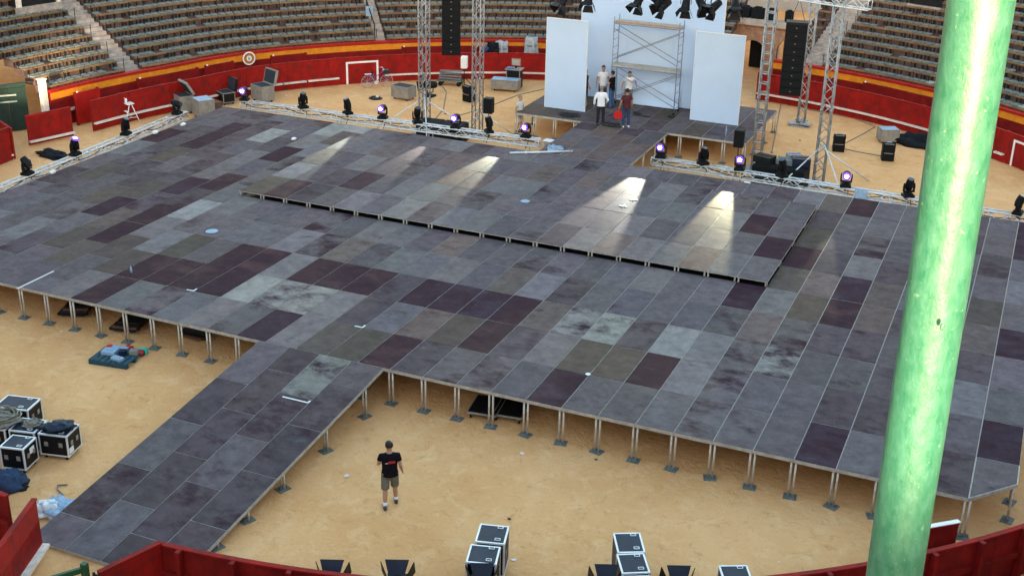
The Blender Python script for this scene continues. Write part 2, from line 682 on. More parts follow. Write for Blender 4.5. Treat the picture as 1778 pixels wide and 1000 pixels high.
# each kind of sheet: dust colour and how much of the dark sheet it covers
KINDS = {'s': ((0.112, 0.091, 0.102), 0.67), 'S': ((0.146, 0.124, 0.134), 0.71), 'l': ((0.245, 0.228, 0.225), 0.79), 'x': ((0.215, 0.198, 0.19), 0.56),
         'm': ((0.062, 0.030, 0.034), 0.46), 'd': ((0.048, 0.029, 0.044), 0.48), 'o': ((0.088, 0.067, 0.060), 0.68), 'b': ((0.128, 0.092, 0.090), 0.66),
         'p': ((0.118, 0.096, 0.103), 0.56), 'q': ((0.086, 0.064, 0.073), 0.60)}


def panel_mesh(name, L=D, W=1.0, gap_side=0.0125, gap_end=0.0125, t=0.10):
    b = MB()
    b.box((W / 2, L / 2, -t / 2 - 0.004), (W - 0.006, L - 0.006, t - 0.008), mi=1)
    b.box((W / 2, L / 2, -0.012), (W - 2 * gap_side, L - 2 * gap_end, 0.024), mi=0)
    return b.mesh(name, ['deck', 'deck_edge'])


PANEL = panel_mesh('deck_panel')
THIN = panel_mesh('riser_panel', t=0.034)


def dye(o, kind):
    (r, g_, b_), cov = KINDS[kind]
    j = random.uniform(0.86, 1.14)
    j *= 1.02
    o.color = (r * j * random.uniform(.95, 1.05), g_ * j, 0.95 * b_ * j * random.uniform(.95, 1.05), cov + random.uniform(-0.03, 0.03))
    return o


def panel(parent, x, y, z, kind, me=None, rot=(0, 0, 0)):
    return dye(put('deck_panel', me or PANEL, parent, (x, y, z + random.uniform(-0.004, 0.004)), rot), kind)


def leg_mesh(name, h, r=0.029):
    return MB().tube([(0, 0, 0), (0, 0, h)], r, 8).mesh(name, ['leg_metal'], True)


def plate_mesh():
    b = MB()
    b.box((0, 0, 0.012), (0.32, 0.27, 0.024))
    b.box((-0.05, 0, 0.05), (0.09, 0.09, 0.06))
    b.box((0.05, 0, 0.05), (0.09, 0.09, 0.06))
    return b.mesh('base_plate', ['base_plate'])


LEG = leg_mesh('leg', H - 0.10)
PLATE = plate_mesh()


def legpair(parent, x, y, ang=0.0, plate=True):
    for s in (-0.055, 0.055):
        put('leg', LEG, parent, (x + s * math.cos(ang), y + s * math.sin(ang), 0.0))
    if plate:
        put('base_plate', PLATE, parent, (x, y, 0), (0, 0, ang + random.uniform(-0.35, 0.35)))


# sheets read off row by row from the left edge (column -20) to the right edge
ROWS = {0: 'sssssssSmSpSSpdbompppspdssspssdsqq',
        1: 'sSsSqooooommmdlxSSqSoomqsoomSpqsqqs',
        2: 'ssspsomSSoqmmSmmmqddqmbxppxSpxoppss',
        3: 'sqsodpmlSpsspbpSSsssbSqsspspbppqsqs',
        4: 'qosqodqSsssspsSSsbsspsssssqoqqbmqsd',
        9: 'sqpssSqlSpssSqsSsspsSsspssqSsmsSsqs'}
FIX = {(-20 + i, k): ch for k, row in ROWS.items() for i, ch in enumerate(row)}
TBL = {0: {-15: 's', -14: 's', -13: 's', -12: 'S', -11: 'm', -10: 'S', -9: 'p', -8: 'S', -7: 'S', -6: 'p', -5: 'd', -4: 'S', -3: 'o', -2: 'o', -1: 'm', 0: 'q', 1: 'p',
           2: 'p', 3: 's', 4: 'd', 5: 's', 6: 's', 7: 's', 8: 'p', 9: 's', 10: 's', 11: 'd', 12: 's', 13: 'q', 14: 'q', 15: 's'},
       1: {-17: 'S', -16: 'q', -15: 'o', -14: 'o', -13: 'o', -12: 'o', -11: 'm', -10: 'm', -9: 'm', -8: 'd', -7: 'l', -6: 'x', -5: 'x', -4: 'S', -3: 'q', -2: 's', -1: 'b', 0: 'o', 1: 'm',
           2: 'q', 3: 'S', 4: 'o', 5: 'o', 6: 'm', 7: 'S', 8: 'p', 9: 's', 10: 's', 11: 'q', 12: 'q', 13: 'q', 14: 's', 15: 'd'},
       2: {-16: 's', -15: 'b', -14: 'm', -13: 'S', -12: 'S', -11: 'o', -10: 's', -9: 'm', -8: 'm', -7: 'S', -6: 'm', -5: 'm', -4: 'm', -3: 'q', -2: 'd', -1: 'd', 0: 'd', 1: 'm', 2: 'b', 3: 'x',
           4: 'x', 5: 'p', 6: 'l', 7: 'S', 8: 'p', 9: 'x', 10: 's', 11: 'p', 12: 'q', 13: 's', 14: 'S', 15: 's'},
       3: {-16: 'd', -15: 'q', -14: 'm', -13: 'l', -12: 'p', -11: 's', -10: 'S', -9: 'S', -8: 'S', -7: 'p', -6: 'b', -5: 'p', -4: 'S', -3: 'S', -2: 'S', -1: 's', 0: 'b', 1: 'S', 2: 'q', 3: 's', 4: 's',
           5: 's', 6: 's', 7: 'p', 8: 'b', 9: 'p', 10: 'q', 11: 'q', 12: 's', 13: 'p', 14: 'q', 15: 's'},
       4: {-15: 'd', -14: 'q', -13: 'S', -12: 'S', 2: 's', 3: 's', 4: 'S', 5: 's', 6: 's', 7: 'd', 8: 'S', 9: 'o', 10: 'm', 11: 'b', 12: 'q', 13: 's', 14: 'b', 15: 'd'},
       5: {8: 'o', 9: 'b', 10: 'd', 11: 'b', 12: 's', 13: 'q', 14: 'o', 15: 's'}, 6: {8: 'm', 9: 'q', 10: 'S', 11: 'q', 12: 'm', 13: 's', 14: 's', 15: 'S'},
       7: {8: 'o', 9: 's', 10: 'p', 11: 's', 12: 'm', 13: 's', 14: 'q', 15: 's', -15: 'q', -14: 'd', -18: 'd', -17: 'q'}, 8: {8: 'q', 9: 's', 10: 's', 11: 's', -16: 'l', -17: 'q', -14: 'S', 14: 's', 15: 'd'},
       9: {8: 'b', 9: 'm', 10: 's', 11: 's', -14: 'l', -15: 'p', 15: 'd', 14: 's'}}
for k, row in TBL.items():
    for n, ch in row.items():
        FIX[(n, k)] = ch


def pick():
    return random.choice('ssssssSSSpppqqqodmb')


st = thing('stage_floor', 'wide grey stage floor of worn plywood panels raised on metal legs', 'stage')
half = panel_mesh('deck_panel_half', D / 2)
for n in range(-20, 16):
    off = (0.0 if n > -13 else (D / 2 if n % 2 else 0.0))
    for k in range(10):
        if -12 <= n < 8 and 5 <= k <= 8:
            continue
        if n == 15 and k == 0:
            continue
        c = FIX.get((n, k)) or pick()
        if off and k == 0:
            panel(st, n, 0, H, c, half)
        if off and k == 9:
            panel(st, n, k * D + off, H, c, half)
        else:
            panel(st, n, k * D + off, H, c)
# chamfered corner panel
b = MB()
b.prism([(15.003, 0.0), (16.0, 1.14), (16.0, D - 0.005), (15.003, D - 0.005)], -0.10, -0.008, 1)
b.prism([(15.02, 0.06), (15.975, 1.15), (15.975, D - 0.015), (15.02, D - 0.015)], -0.024, 0.0, 0)
o = put('deck_panel', b.mesh('deck_panel_corner', ['deck', 'deck_edge']), st, (0, 0, H))
dye(o, 's')
for n in range(-20, 16):
    legpair(st, n, 0.05)
    if n % 2 == 0:
        legpair(st, n, D + 0.03, plate=True)
    if n % 4 == 0:
        legpair(st, n, 2 * D, plate=False)
    if n % 2 == 0 and not -5 < n < 1:
        legpair(st, n, 10 * D - 0.06)
for k in range(0, 10):
    legpair(st, -19.93, k * D + 0.05, 1.57)
    legpair(st, 15.93, k * D + (1.25 if k == 0 else 0.05), 1.57)

# low riser on the stage
RZ = H + 0.18
ri = thing('stage_riser', 'low rectangular raised platform laid across the middle of the stage floor', 'platform')
OVR = {(7, 6): 'm', (6, 7): 'm', (-11, 5): 'm', (-10, 5): 'q', (-9, 6): 'd', (-12, 5): 'o', (-10, 6): 'q', (-3, 5): 'S', (-5, 5): 'q', (-4, 6): 'p', (-1, 5): 'p',
       (-2, 7): 'p', (-6, 8): 'b', (-8, 7): 'p', (0, 5): 'q', (-7, 7): 'S', (5, 5): 'b', (3, 5): 'S'}
for n in range(-12, 8):
    for k in range(5, 9):
        panel(ri, n, k * D, RZ, OVR.get((n, k)) or random.choice('sssSSSSpbbs'), THIN)
sl = MB().box((0, 0, 0.073), (0.045, 0.05, 0.146)).mesh('short_leg', ['leg_metal'])
for n in range(-12, 9):
    for s in (-0.06, 0.06):
        if (n == -12 and s < 0) or (n == 8 and s > 0):
            continue
        put('short_leg', sl, ri, (n + s, 5 * D + 0.03, H))
        put('short_leg', sl, ri, (n + s, 9 * D - 0.03, H))
for k in range(5, 9):
    for x in (-11.96, 7.96):
        for s in (0.1, D - 0.1):
            put('short_leg', sl, ri, (x, k * D + s, H))
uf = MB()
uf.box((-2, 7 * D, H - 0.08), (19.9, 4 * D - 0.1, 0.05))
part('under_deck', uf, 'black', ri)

# ramp down to the sand
rp = thing('ramp', 'dark panelled ramp sloping from the front of the stage down to the sand', 'ramp', (-4.2, 0, 0))
RL = 9.2
ang = math.atan2(H - 0.11, RL)
LS = RL / math.cos(ang)
cols = 'qqqss'
for i in range(4):
    y = 0.0
    lens = [D / 2 + 0.15, D, D, D, LS - 3 * D - D / 2 - 0.15] if i in (1, 3) else [D, D, D, D, LS - 4 * D]
    for j, Lp in enumerate(lens):
        me = panel_mesh('ramp_panel', Lp, 1.0)
        y += Lp
        c = random.choice(cols)
        if (i, j) == (2, 0):
            c = 'x'
        o = put('deck_panel', me, rp, (i * 1.0, -y * math.cos(ang), H - y * math.sin(ang) - 0.004), (ang, 0, 0))
        dye(o, c)
for yy in (0.9, 2.9, 4.9, 6.4, 7.6):
    zt = H - yy * math.tan(ang) - 0.105
    lm = leg_mesh('ramp_leg', zt)
    for x in (3.86, 3.95, 0.06, 0.15, 2.0):
        put('leg', lm, rp, (x, -yy, 0))
    for x in (3.9, 0.1, 2.0):
        put('base_plate', PLATE, rp, (x, -yy, 0), (0, 0, 1.2))

# walkway and back platform
br = thing('walkway', 'short walkway of grey panels joining the stage to the back platform', 'walkway', (-4.15, 10 * D, 0))
for i in range(4):
    y = 0.0
    for Lp in ([D, D, 1.2] if i % 2 == 0 else [1.2, D, D]):
        me = PANEL if Lp == D else panel_mesh('walk_panel', Lp)
        panel(br, i * 1.035, y + 0.004, H + 0.006, random.choice('sqsb'), me)
        y += Lp
for yy in (0.4, 2.1, 3.8, 5.1):
    for x in (0.1, 4.03):
        legpair(br, x, yy, 1.57)

BP = (-7.5, 25.92, 0)
bp = thing('back_platform', 'grey platform on legs carrying the white flats and scaffold', 'platform', BP)
for i in range(11):
    for k in range(3):
        panel(bp, i * 1.0 + 0.0, k * D, H, random.choice('sssqo'))
for i in range(0, 12):
    if not 3.4 < i < 7.3:
        legpair(bp, i + (0.07 if i == 0 else -0.07 if i == 11 else 0), 0.06)
    legpair(bp, i + (0.07 if i == 0 else -0.07 if i == 11 else 0), 3 * D - 0.06)
for k in (1, 2):
    legpair(bp, 0.06, k * D, 1.57)
    legpair(bp, 10.94, k * D, 1.57)
    legpair(bp, 5, k * D, 1.57)

# ================================================================== ring: barrier, passage, inner wall, stands
RB = 23.8


def barrier_section(a0, a1, label, near=False, group='red barrier round the ring'):
    root = thing('barrier', label, 'barrier', polar(RB, (a0 + a1) / 2), 0, group)
    dz = -0.09 if near else 0.0
    n = max(1, int(round((a1 - a0) * math.pi / 180 * RB / 2.4)))
    for i in range(n):
        b0 = a0 + (a1 - a0) * i / n
        b1 = a0 + (a1 - a0) * (i + 1) / n
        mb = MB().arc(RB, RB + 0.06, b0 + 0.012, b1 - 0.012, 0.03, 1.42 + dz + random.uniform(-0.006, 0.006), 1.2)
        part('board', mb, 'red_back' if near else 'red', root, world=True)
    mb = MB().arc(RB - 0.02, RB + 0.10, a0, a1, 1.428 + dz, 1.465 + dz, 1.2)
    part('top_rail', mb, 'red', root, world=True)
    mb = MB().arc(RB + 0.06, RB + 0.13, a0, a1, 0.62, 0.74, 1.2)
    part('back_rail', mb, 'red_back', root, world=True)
    m = int((a1 - a0) * math.pi / 180 * RB / 1.25) + 1
    for i in range(m):
        a = a0 + (a1 - a0) * (i + 0.5) / m
        p = polar(RB + 0.15, a)
        mb = MB()
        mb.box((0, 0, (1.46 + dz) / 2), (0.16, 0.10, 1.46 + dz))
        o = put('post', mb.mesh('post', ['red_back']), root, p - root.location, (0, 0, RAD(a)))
    return root


def estribo(root, a0, a1, z=0.40):
    mb = MB().arc(RB - 0.16, RB - 0.002, a0, a1, z - 0.035, z + 0.035, 1.2)
    part('foot_step', mb, 'white_paint', root, world=True)


# far left arc, from the left gate to the far gate
fl = barrier_section(88.5, 172.3, 'long curved red barrier behind the stage, left of the far gate')
for a0, a1 in ((145.2, 172.2), (142.0, 145.0), (137.6, 141.7), (100, 131.5)):
    estribo(fl, a0, a1)
fr_ = barrier_section(38, 82.2, 'curved red barrier along the right, between far gate and green pole')
for a0, a1 in ((55.5, 82.0), (48.0, 49.2)):
    estribo(fr_, a0, a1)
# painted white outlines of the doors in the barrier
for (root, a0, a1) in ((fl, 132.3, 136.6), (fr_, 43.2, 47.0)):
    mb = MB()
    mb.arc(RB - 0.012, RB - 0.002, a0, a0 + 0.26, 0.02, 1.22, 0.3)
    mb.arc(RB - 0.012, RB - 0.002, a1 - 0.26, a1, 0.02, 1.22, 0.3)
    mb.arc(RB - 0.012, RB - 0.002, a0 + 0.26, a1 - 0.26, 1.12, 1.22, 0.6)
    part('white_outline', mb, 'white_clean', root, world=True)
# near arc, seen from behind
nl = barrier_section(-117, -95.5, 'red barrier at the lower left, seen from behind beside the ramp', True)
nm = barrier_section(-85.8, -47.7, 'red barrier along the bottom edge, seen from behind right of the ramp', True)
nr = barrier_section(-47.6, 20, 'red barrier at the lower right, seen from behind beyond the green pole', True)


def leaf(name_label, p0, p1, z0, z1, m='red', strip=None, rails=True, thick=0.07):
    p0, p1 = Vector(p0), Vector(p1)
    p0.z = p1.z = 0
    root = thing('gate_leaf', name_label, 'gate', p0, 0, 'wooden gate leaves of the ring')
    d = p1 - p0
    L = d.length
    a = math.atan2(d.y, d.x)
    root.rotation_euler = (0, 0, a)
    nb = max(2, int(round(L / 0.5)))
    for i in range(nb):
        mb = MB().box(((i + 0.5) * L / nb, 0, (z0 + z1) / 2), (L / nb - 0.004, thick, z1 - z0))
        part('board', mb, m, root)
    mb = MB().box((L / 2, 0, z1 + 0.02), (L, thick + 0.05, 0.04))
    part('top_rail', mb, m, root)
    if strip:
        mb = MB().box((L / 2, strip * (thick / 2 + 0.08), 0.22), (L, 0.16, 0.07))
        part('foot_step', mb, 'white_paint', root)
    if rails:
        mb = MB()
        mb.bar((0.05, -0.06 * (strip or 1), 0.3), (L - 0.05, -0.06 * (strip or 1), z1 - 0.1), 0.09, 0.05)
        part('brace', mb, 'red_back', root)
    return root


l1 = leaf('red gate leaf with a white foot step standing open left of the ramp foot', (-3.66, -9.38, 0), (-2.95, -11.25, 0), 0.12, 1.38, 'red', 1)
l2 = leaf('red gate leaf with dark iron braces standing open right of the ramp foot', (-0.17, -9.56, 0), (-0.62, -10.9, 0), 0.05, 1.38, 'red', None)
mb = MB()
mb.tube([(-0.05, -0.12, 1.25), (1.3, -0.14, 1.32)], 0.028, 8)
mb.tube([(0.1, -0.12, 0.4), (0.9, -0.13, 1.2)], 0.022, 8)
mb.tube([(1.36, -0.10, 0.0), (1.36, -0.10, 1.36)], 0.03, 8)
part('iron_brace', mb, 'iron', l2, True)
ir = thing('iron_rail', 'thin black iron rail running from the red gate leaf along the bottom', 'rail', (-0.7, -10.95, 0))
part('rail', MB().tube([(0, 0, 1.36), (2.2, -0.2, 1.34), (6, 0.1, 1.3)], 0.025, 8), 'iron', ir, True)
part('post', MB().tube([(0, 0, 0), (0, 0, 1.40)], 0.03, 8), 'iron', ir, True)
part('post', MB().tube([(6, 0.1, 0), (6, 0.1, 1.3)], 0.03, 8), 'iron', ir, True)
leaf('red gate leaf with a white top edge standing just right of the green pole', at(1664, 905, 1.4), at(1590, 918, 1.4), 0.1, 1.36, 'red_back', None)
wt = MB().box((0.5, 0, 1.41), (1.05, 0.12, 0.02))
part('white_edge', wt, 'white_clean', bpy.data.objects[COL.objects[-1].parent.name])
# green wooden rail at the bottom edge
gt = thing('green_fence', 'dark green wooden fence end at the bottom left edge', 'fence', at(146, 978, 1.15).xy.to_3d())
part('post', MB().box((0, 0, 0.58), (0.12, 0.12, 1.16)), 'green_rail', gt)
part('rail', MB().bar((0, 0, 1.02), (-0.55, -0.75, 1.0), 0.07, 0.12), 'green_rail', gt)
part('rail', MB().bar((0, 0, 0.6), (-0.55, -0.75, 0.58), 0.07, 0.12), 'green_rail', gt)
# left gate leaves
leaf('short red gate leaf with a white foot step beside the dark green gate', (-25.35, 16.35, 0), (-26.0, 14.25, 0), 0.05, 1.36, 'red', 1, False)
leaf('red gate leaf at the left edge, in front of the dark green gate', (-25.1, 12.45, 0), (-26.7, 13.3, 0), 0.05, 1.36, 'red', 1, False)
ba = barrier_section(184.5, 232, 'red barrier leaving the frame at the left edge')

# inner wall of the passage, with the yellow band
RW = 25.8
WT = 1.78


def ring_wall(a0, a1, label):
    root = thing('ring_wall', label, 'wall', polar(RW, (a0 + a1) / 2), 0, 'wall behind the passage')
    part('wall', MB().arc(RW, RW + 0.28, a0, a1, 0, WT - 0.12, 1.2), 'dark_red', root, world=True)
    part('yellow_band', MB().arc(RW - 0.008, RW, a0, a1, WT - 0.46, WT - 0.14, 1.2), 'yellow', root, world=True)
    part('coping', MB().arc(RW - 0.05, RW + 0.30, a0, a1, WT - 0.12, WT, 1.2), 'red_cap', root, world=True)
    part('bench', MB().arc(RW - 0.30, RW - 0.01, a0, a1, 0.70, 0.76, 1.2), 'stone', root, world=True)
    return root


ring_wall(88.5, 173.6, 'red wall with a yellow band behind the barrier, left of the far gate')
ring_wall(20, 82.0, 'red wall with a yellow band behind the barrier on the right')
ring_wall(-83, 19.5, 'low red wall of the passage nearest the camera, mostly below the frame')
ring_wall(-125, -105, 'low red wall of the passage left of the ramp gate, outside the frame')
ring_wall(184.5, 234.5, 'red passage wall beyond the left edge gate')


def burladero(a0, a1, label, m='dark_red'):
    r = 25.15
    root = thing('shelter_board', label, 'shelter', polar(r, (a0 + a1) / 2), 0, 'red shelter boards in the passage')
    n = max(2, int((a1 - a0) * math.pi / 180 * r / 0.8))
    for i in range(n):
        x0 = a0 + (a1 - a0) * i / n
        x1 = a0 + (a1 - a0) * (i + 1) / n
        part('board', MB().arc(r, r + 0.06, x0 + 0.004, x1 - 0.004, 0.06, 1.56 + random.uniform(-.004, .004), 1.0), m, root, world=True)
    for a in (a0 + 0.15, a1 - 0.15):
        p = polar(r + 0.1, a)
        part('post', MB().box((p.x, p.y, 0.79), (0.1, 0.1, 1.58), RAD(a)), 'red_back', root, world=True)
    k = polar(r + 0.0, a1 - 0.3, 1.60)
    part('white_knob', MB().ball(k, 0.05, 8), 'white_clean', root, world=True, smooth=True)
    return root


burladero(168.3, 171.6, 'red shelter board with painted-in sunlight in the passage nearest the green gate', 'red_cap')  # brighter red puts the low sun's glow into this board's colour
burladero(154.9, 163.2, 'long dark red shelter board below the left stairway')
burladero(150.0, 154.0, 'dark red shelter board left of the round sign')
burladero(140.6, 145.2, 'dark red shelter board just right of the round sign')
burladero(112, 128.6, 'long dark red shelter board behind the left lighting towers')
burladero(92, 108, 'dark red shelter board left of the white flats')
burladero(60.5, 70.0, 'dark red shelter board on the right, behind the black floor monitors')

# round sign on the wall
sg = thing('round_sign', 'round white sign with a brown ring and a number on the red wall', 'sign', polar(25.05, 148.1, 1.62), RAD(148.1 + 180))
b = MB()


def disc(mb, r, x, n=28, mi=0, t=0.012):
    mb.tube([(x, 0, 0), (x + t, 0, 0)], r, n, mi)


b = MB()
disc(b, 0.35, 0.0)
part('rim', b, 'white_clean', sg)
b = MB()
disc(b, 0.285, 0.013)
part('ring', b, 'sign_brown', sg)
b = MB()
disc(b, 0.145, 0.026)
part('centre', b, 'white_clean', sg)
b = MB()
for zc in (-0.038, 0.038):
    pts = [(0.042, 0.042 * math.cos(t), zc + 0.036 * math.sin(t)) for t in [i * math.pi / 6 for i in range(13)]]
    b.tube(pts, 0.015, 6)
part('numeral', b, 'sign_grey', sg)
part('bracket', MB().box((-0.2, 0, 0), (0.4, 0.06, 0.06)), 'iron', sg)

# ------------------------------------------------------------------ stands
R0, Z0, TR, RS = 26.1, 1.56, 0.655, 0.325
SEAT = MB()
SEAT.box((0, 0, 0.025), (0.34, 0.37, 0.05))
SEAT.box((0.155, 0, 0.065), (0.03, 0.37, 0.03))
SEAT_ME = SEAT.mesh('seat', ['seat_grey'])
SEAT2_ME = SEAT.mesh('seat_pale', ['seat_light'])


def stand(a0, a1, rows, label, first=0, seats=True, cols_limit=300, pale=0.0, dense=True):
    root = thing('seating_stand', label, 'stand', polar(R0, (a0 + a1) / 2), 0, 'tiered seating round the ring')
    cand = []
    iron = MB()
    for k in range(first, rows):
        r = R0 + TR * k
        z = Z0 + RS * (k + 1)
        mb = MB()
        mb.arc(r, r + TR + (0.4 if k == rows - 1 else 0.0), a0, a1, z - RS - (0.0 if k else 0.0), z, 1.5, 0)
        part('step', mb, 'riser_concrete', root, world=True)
        if not dense:
            continue
        # timber nosing in lengths
        arcl = (a1 - a0) * math.pi / 180 * r
        nb = max(1, int(round(arcl / 3.4)))
        for i in range(nb):
            b0 = a0 + (a1 - a0) * i / nb
            b1 = a0 + (a1 - a0) * (i + 1) / nb
            part('seat_board', MB().arc(r - 0.045 - random.uniform(0, .015), r + 0.09, b0 + 0.02, b1 - 0.02, z - 0.05 + random.uniform(-.008, .008), z + 0.022, 1.5), 'wood_nosing', root, world=True)
        ns = int(arcl / 0.43)
        for i in range(ns):
            a = a0 + (a1 - a0) * (i + 0.5) / ns
            if seats:
                cand.append((r, a, z, k))
            p = polar(r - 0.03, a + random.uniform(-.05, .05))
            if random.random() < 0.88:
                iron.box((p.x, p.y, z - 0.05 - 0.115), (0.05, random.uniform(0.05, 0.13), random.uniform(0.17, 0.25)), RAD(a))
            p2 = polar(r - 0.02, a + 0.45 + random.uniform(-.1, .1))
            if random.random() < 0.5:
                iron.box((p2.x, p2.y, z - 0.05 - 0.11), (0.04, random.uniform(0.03, 0.08), 0.2), RAD(a))
            if i % 2 == 0:
                q = polar(r + 0.36, a + 0.4)
                iron.box((q.x, q.y, z + 0.19), (0.024, 0.024, 0.38), RAD(a))
    if dense:
        part('seat_irons', iron, 'iron', root, world=True, kind='stuff')
    if seats:
        cand.sort(key=lambda c: (polar(c[0], c[1], c[2]) - CAM).length)
        rest = MB()
        for i, (r, a, z, k) in enumerate(cand):
            p = polar(r + 0.29, a, z + 0.022)
            if random.random() < 0.06:
                continue
            if i < cols_limit:
                put('seat', SEAT2_ME if random.random() < pale else SEAT_ME, root, p - root.location, (0, 0, RAD(a)))
            else:
                c = Vector((p.x, p.y, p.z + 0.025))
                rest.box(c, (0.34, 0.37, 0.05), RAD(a))
        if rest.v:
            part('far_seats', rest, 'seat_grey', root, world=True, kind='stuff')
    return root


def stairs(a0, a1, rows, label, rail=True):
    root = thing('stairway', label, 'stairway', polar(R0, (a0 + a1) / 2), 0, 'stairways between the stands')
    for k in range(rows):
        for h in range(2):
            r = R0 + TR * k + h * TR / 2
            z = Z0 + RS * (k + 1) + (h - 1) * RS / 2 + 0.02
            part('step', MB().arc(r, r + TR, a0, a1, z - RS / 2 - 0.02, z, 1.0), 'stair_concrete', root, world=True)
    if rail:
        mb = MB()
        for a in (a1 - 0.1, a0 + 0.1):
            for k in range(0, rows, 2):
                p = polar(R0 + TR * k + 0.2, a, Z0 + RS * (k + 1))
                part('rail_post', MB().tube([p, p + Vector((0, 0, 0.5))], 0.02, 6), 'iron', root, world=True)
    return root


stand(173.7, 184.4, 16, 'upper rows of seats over the dark green gate at the left edge', first=4)
stand(163.3, 173.6, 16, 'block of tiered seats at the far left, above the green gate')
stairs(161.2, 163.2, 16, 'concrete stairway climbing between the two left seat blocks')
stand(131.4, 161.1, 16, 'block of tiered seats between the left stairway and the narrow one')
stairs(130.1, 131.3, 16, 'narrow concrete stairway behind the left lighting towers', True)
stand(88.6, 130.0, 14, 'block of tiered seats behind the lighting towers and white flats')
stand(78.9, 80.6, 14, 'narrow strip of seats between the far gate and right stairway', seats=False)
stairs(76.3, 78.8, 16, 'concrete stairway behind the right lighting tower')
stand(36, 76.2, 16, 'block of tiered seats on the right, behind the green pole', pale=0.15)
stand(-83, 35.8, 7, 'plain tiers on the side nearest the camera, outside the frame', seats=False, dense=False)
stand(-125, -105, 5, 'plain tiers left of the ramp gate, outside the frame', seats=False, dense=False)
stand(184.5, 234, 5, 'plain tiers beyond the left edge, outside the frame', seats=False, dense=False)


# pale panel on the narrow stairway's hand rail
hr = thing('hand_rail', 'dark hand rail with a pale notice at the narrow stairway', 'rail', polar(R0, 131.6, Z0))
pts = [polar(R0 + TR * k, 131.5, Z0 + RS * (k + 1) + 0.75) for k in (0, 3, 6, 10)]
part('rail', MB().tube(pts, 0.035, 6), 'iron', hr, world=True)
mb = MB()
for p in pts:
    mb.tube([p, p - Vector((0, 0, 0.8))], 0.03, 6)
part('posts', mb, 'iron', hr, world=True)
p = polar(R0 + TR * 2.0, 131.5, Z0 + RS * 3 + 0.62)
part('notice', MB().box(p, (0.03, 0.40, 0.55), RAD(131.5)), 'pale_blue', hr, world=True)

# vomitory at the top left
vo = thing('vomitory', 'dark stair opening with pale posts high in the left stand', 'opening', polar(31.4, 165.6, 0))
part('surround', MB().arc(31.0, 31.15, 163.4, 168.2, 4.0, 4.55, 1.0), 'stair_concrete', vo, world=True)
part('opening', MB().arc(31.25, 33.0, 163.7, 167.5, 4.3, 6.6, 1.0), 'opening_shade', vo, world=True)  # solid dark block, the shade of the stair opening put into its colour
for a in (163.6, 167.7):
    p = polar(31.2, a)
    part('post', MB().box((p.x, p.y, 5.2), (0.2, 0.2, 1.5), RAD(a)), 'white_paint', vo, world=True)
vo2 = thing('vomitory', 'dark stair opening high in the right stand beside the green pole', 'opening', polar(31.9, 70.5, 0))
part('opening', MB().arc(31.6, 33.2, 69.2, 72.0, 4.45, 6.8, 1.0), 'opening_shade', vo2, world=True)  # again a solid block coloured as the opening's shade
part('surround', MB().arc(31.4, 31.55, 68.9, 72.3, 4.2, 4.6, 1.0), 'stair_concrete', vo2, world=True)

# dark green gate and white post at the left
gg = thing('green_gate', 'tall dark green gate under the left stand', 'gate', (-27.6, 15.6, 0))
pA, pB = at(0, 240, 0), at(50, 238, 0)
pA, pB = Vector((-29.5, 13.5, 0)), Vector((-27.85, 16.35, 0))
for i in range(4):
    q0 = pA.lerp(pB, i / 4 + 0.004)
    q1 = pA.lerp(pB, (i + 1) / 4 - 0.004)
    part('door_board', MB().bar((q0.x, q0.y, 1.05), (q1.x, q1.y, 1.05), 0.08, 2.0), 'green_door', gg, world=True)
mb = MB()
mb.bar((pA.x, pA.y, 2.16), (pB.x, pB.y, 2.16), 0.2, 0.16)
part('beam', mb, 'green_door', gg, world=True)
mb = MB()
for z in (1.55, 1.85):
    a_ = pA.lerp(pB, 0.1)
    b_ = pA.lerp(pB, 0.85)
    mb.bar((a_.x + .08, a_.y - .03, z), (b_.x + .08, b_.y - .03, z - 0.12), 0.03, 0.07)
part('pale_strut', mb, 'seat_light', gg, world=True)
wp = polar(26.0, 174.1)
pp = put('white_post', MB().box((0, 0, 1.15), (0.24, 0.3, 2.3), RAD(174)).box((0, 0, 2.33), (0.32, 0.38, 0.06), RAD(174)).mesh('white_post', ['white_paint']), None, wp)
bevel(pp, 0.02)
tag(pp, 'white post at the end of the yellow band beside the green gate', 'post')

# far gate between the stands
gw = thing('gate_house', 'brick gate wall with arched doorways and stone ledge behind the white flats', 'building', polar(29.5, 84.5))
gx = lambda x, z, y: polar(0, 0)
ga = RAD(84.5)
GR = Matrix.Rotation(ga - math.pi / 2, 3, 'Z')


def gl(x, y, z):
    v = GR @ Vector((x, y, 0))
    return Vector((v.x, v.y, z))


def arch_wall(mb, x0, x1, zt, openings, y0, y1):
    """wall with round-headed openings: (cx, half width, springing height)"""
    cur = x0
    for cx, hw, sp in openings:
        for k in range(1):
            mb.box(gl((cur + cx - hw) / 2, (y0 + y1) / 2, zt / 2), (cx - hw - cur, y1 - y0, zt), ga - math.pi / 2)
        nseg = 10
        for i in range(nseg):
            t0 = math.pi - math.pi * i / nseg
            t1 = math.pi - math.pi * (i + 1) / nseg
            xa, za = cx + hw * math.cos(t0), sp + hw * 0.7 * math.sin(t0)
            xb, zb = cx + hw * math.cos(t1), sp + hw * 0.7 * math.sin(t1)
            vs = [gl(xa, y0, za), gl(xb, y0, zb), gl(xb, y0, zt), gl(xa, y0, zt), gl(xa, y1, za), gl(xb, y1, zb), gl(xb, y1, zt), gl(xa, y1, zt)]
            mb.add(vs, [(0, 1, 2, 3), (4, 7, 6, 5), (0, 4, 5, 1), (3, 2, 6, 7)])
        cur = cx + hw
    mb.box(gl((cur + x1) / 2, (y0 + y1) / 2, zt / 2), (x1 - cur, y1 - y0, zt), ga - math.pi / 2)


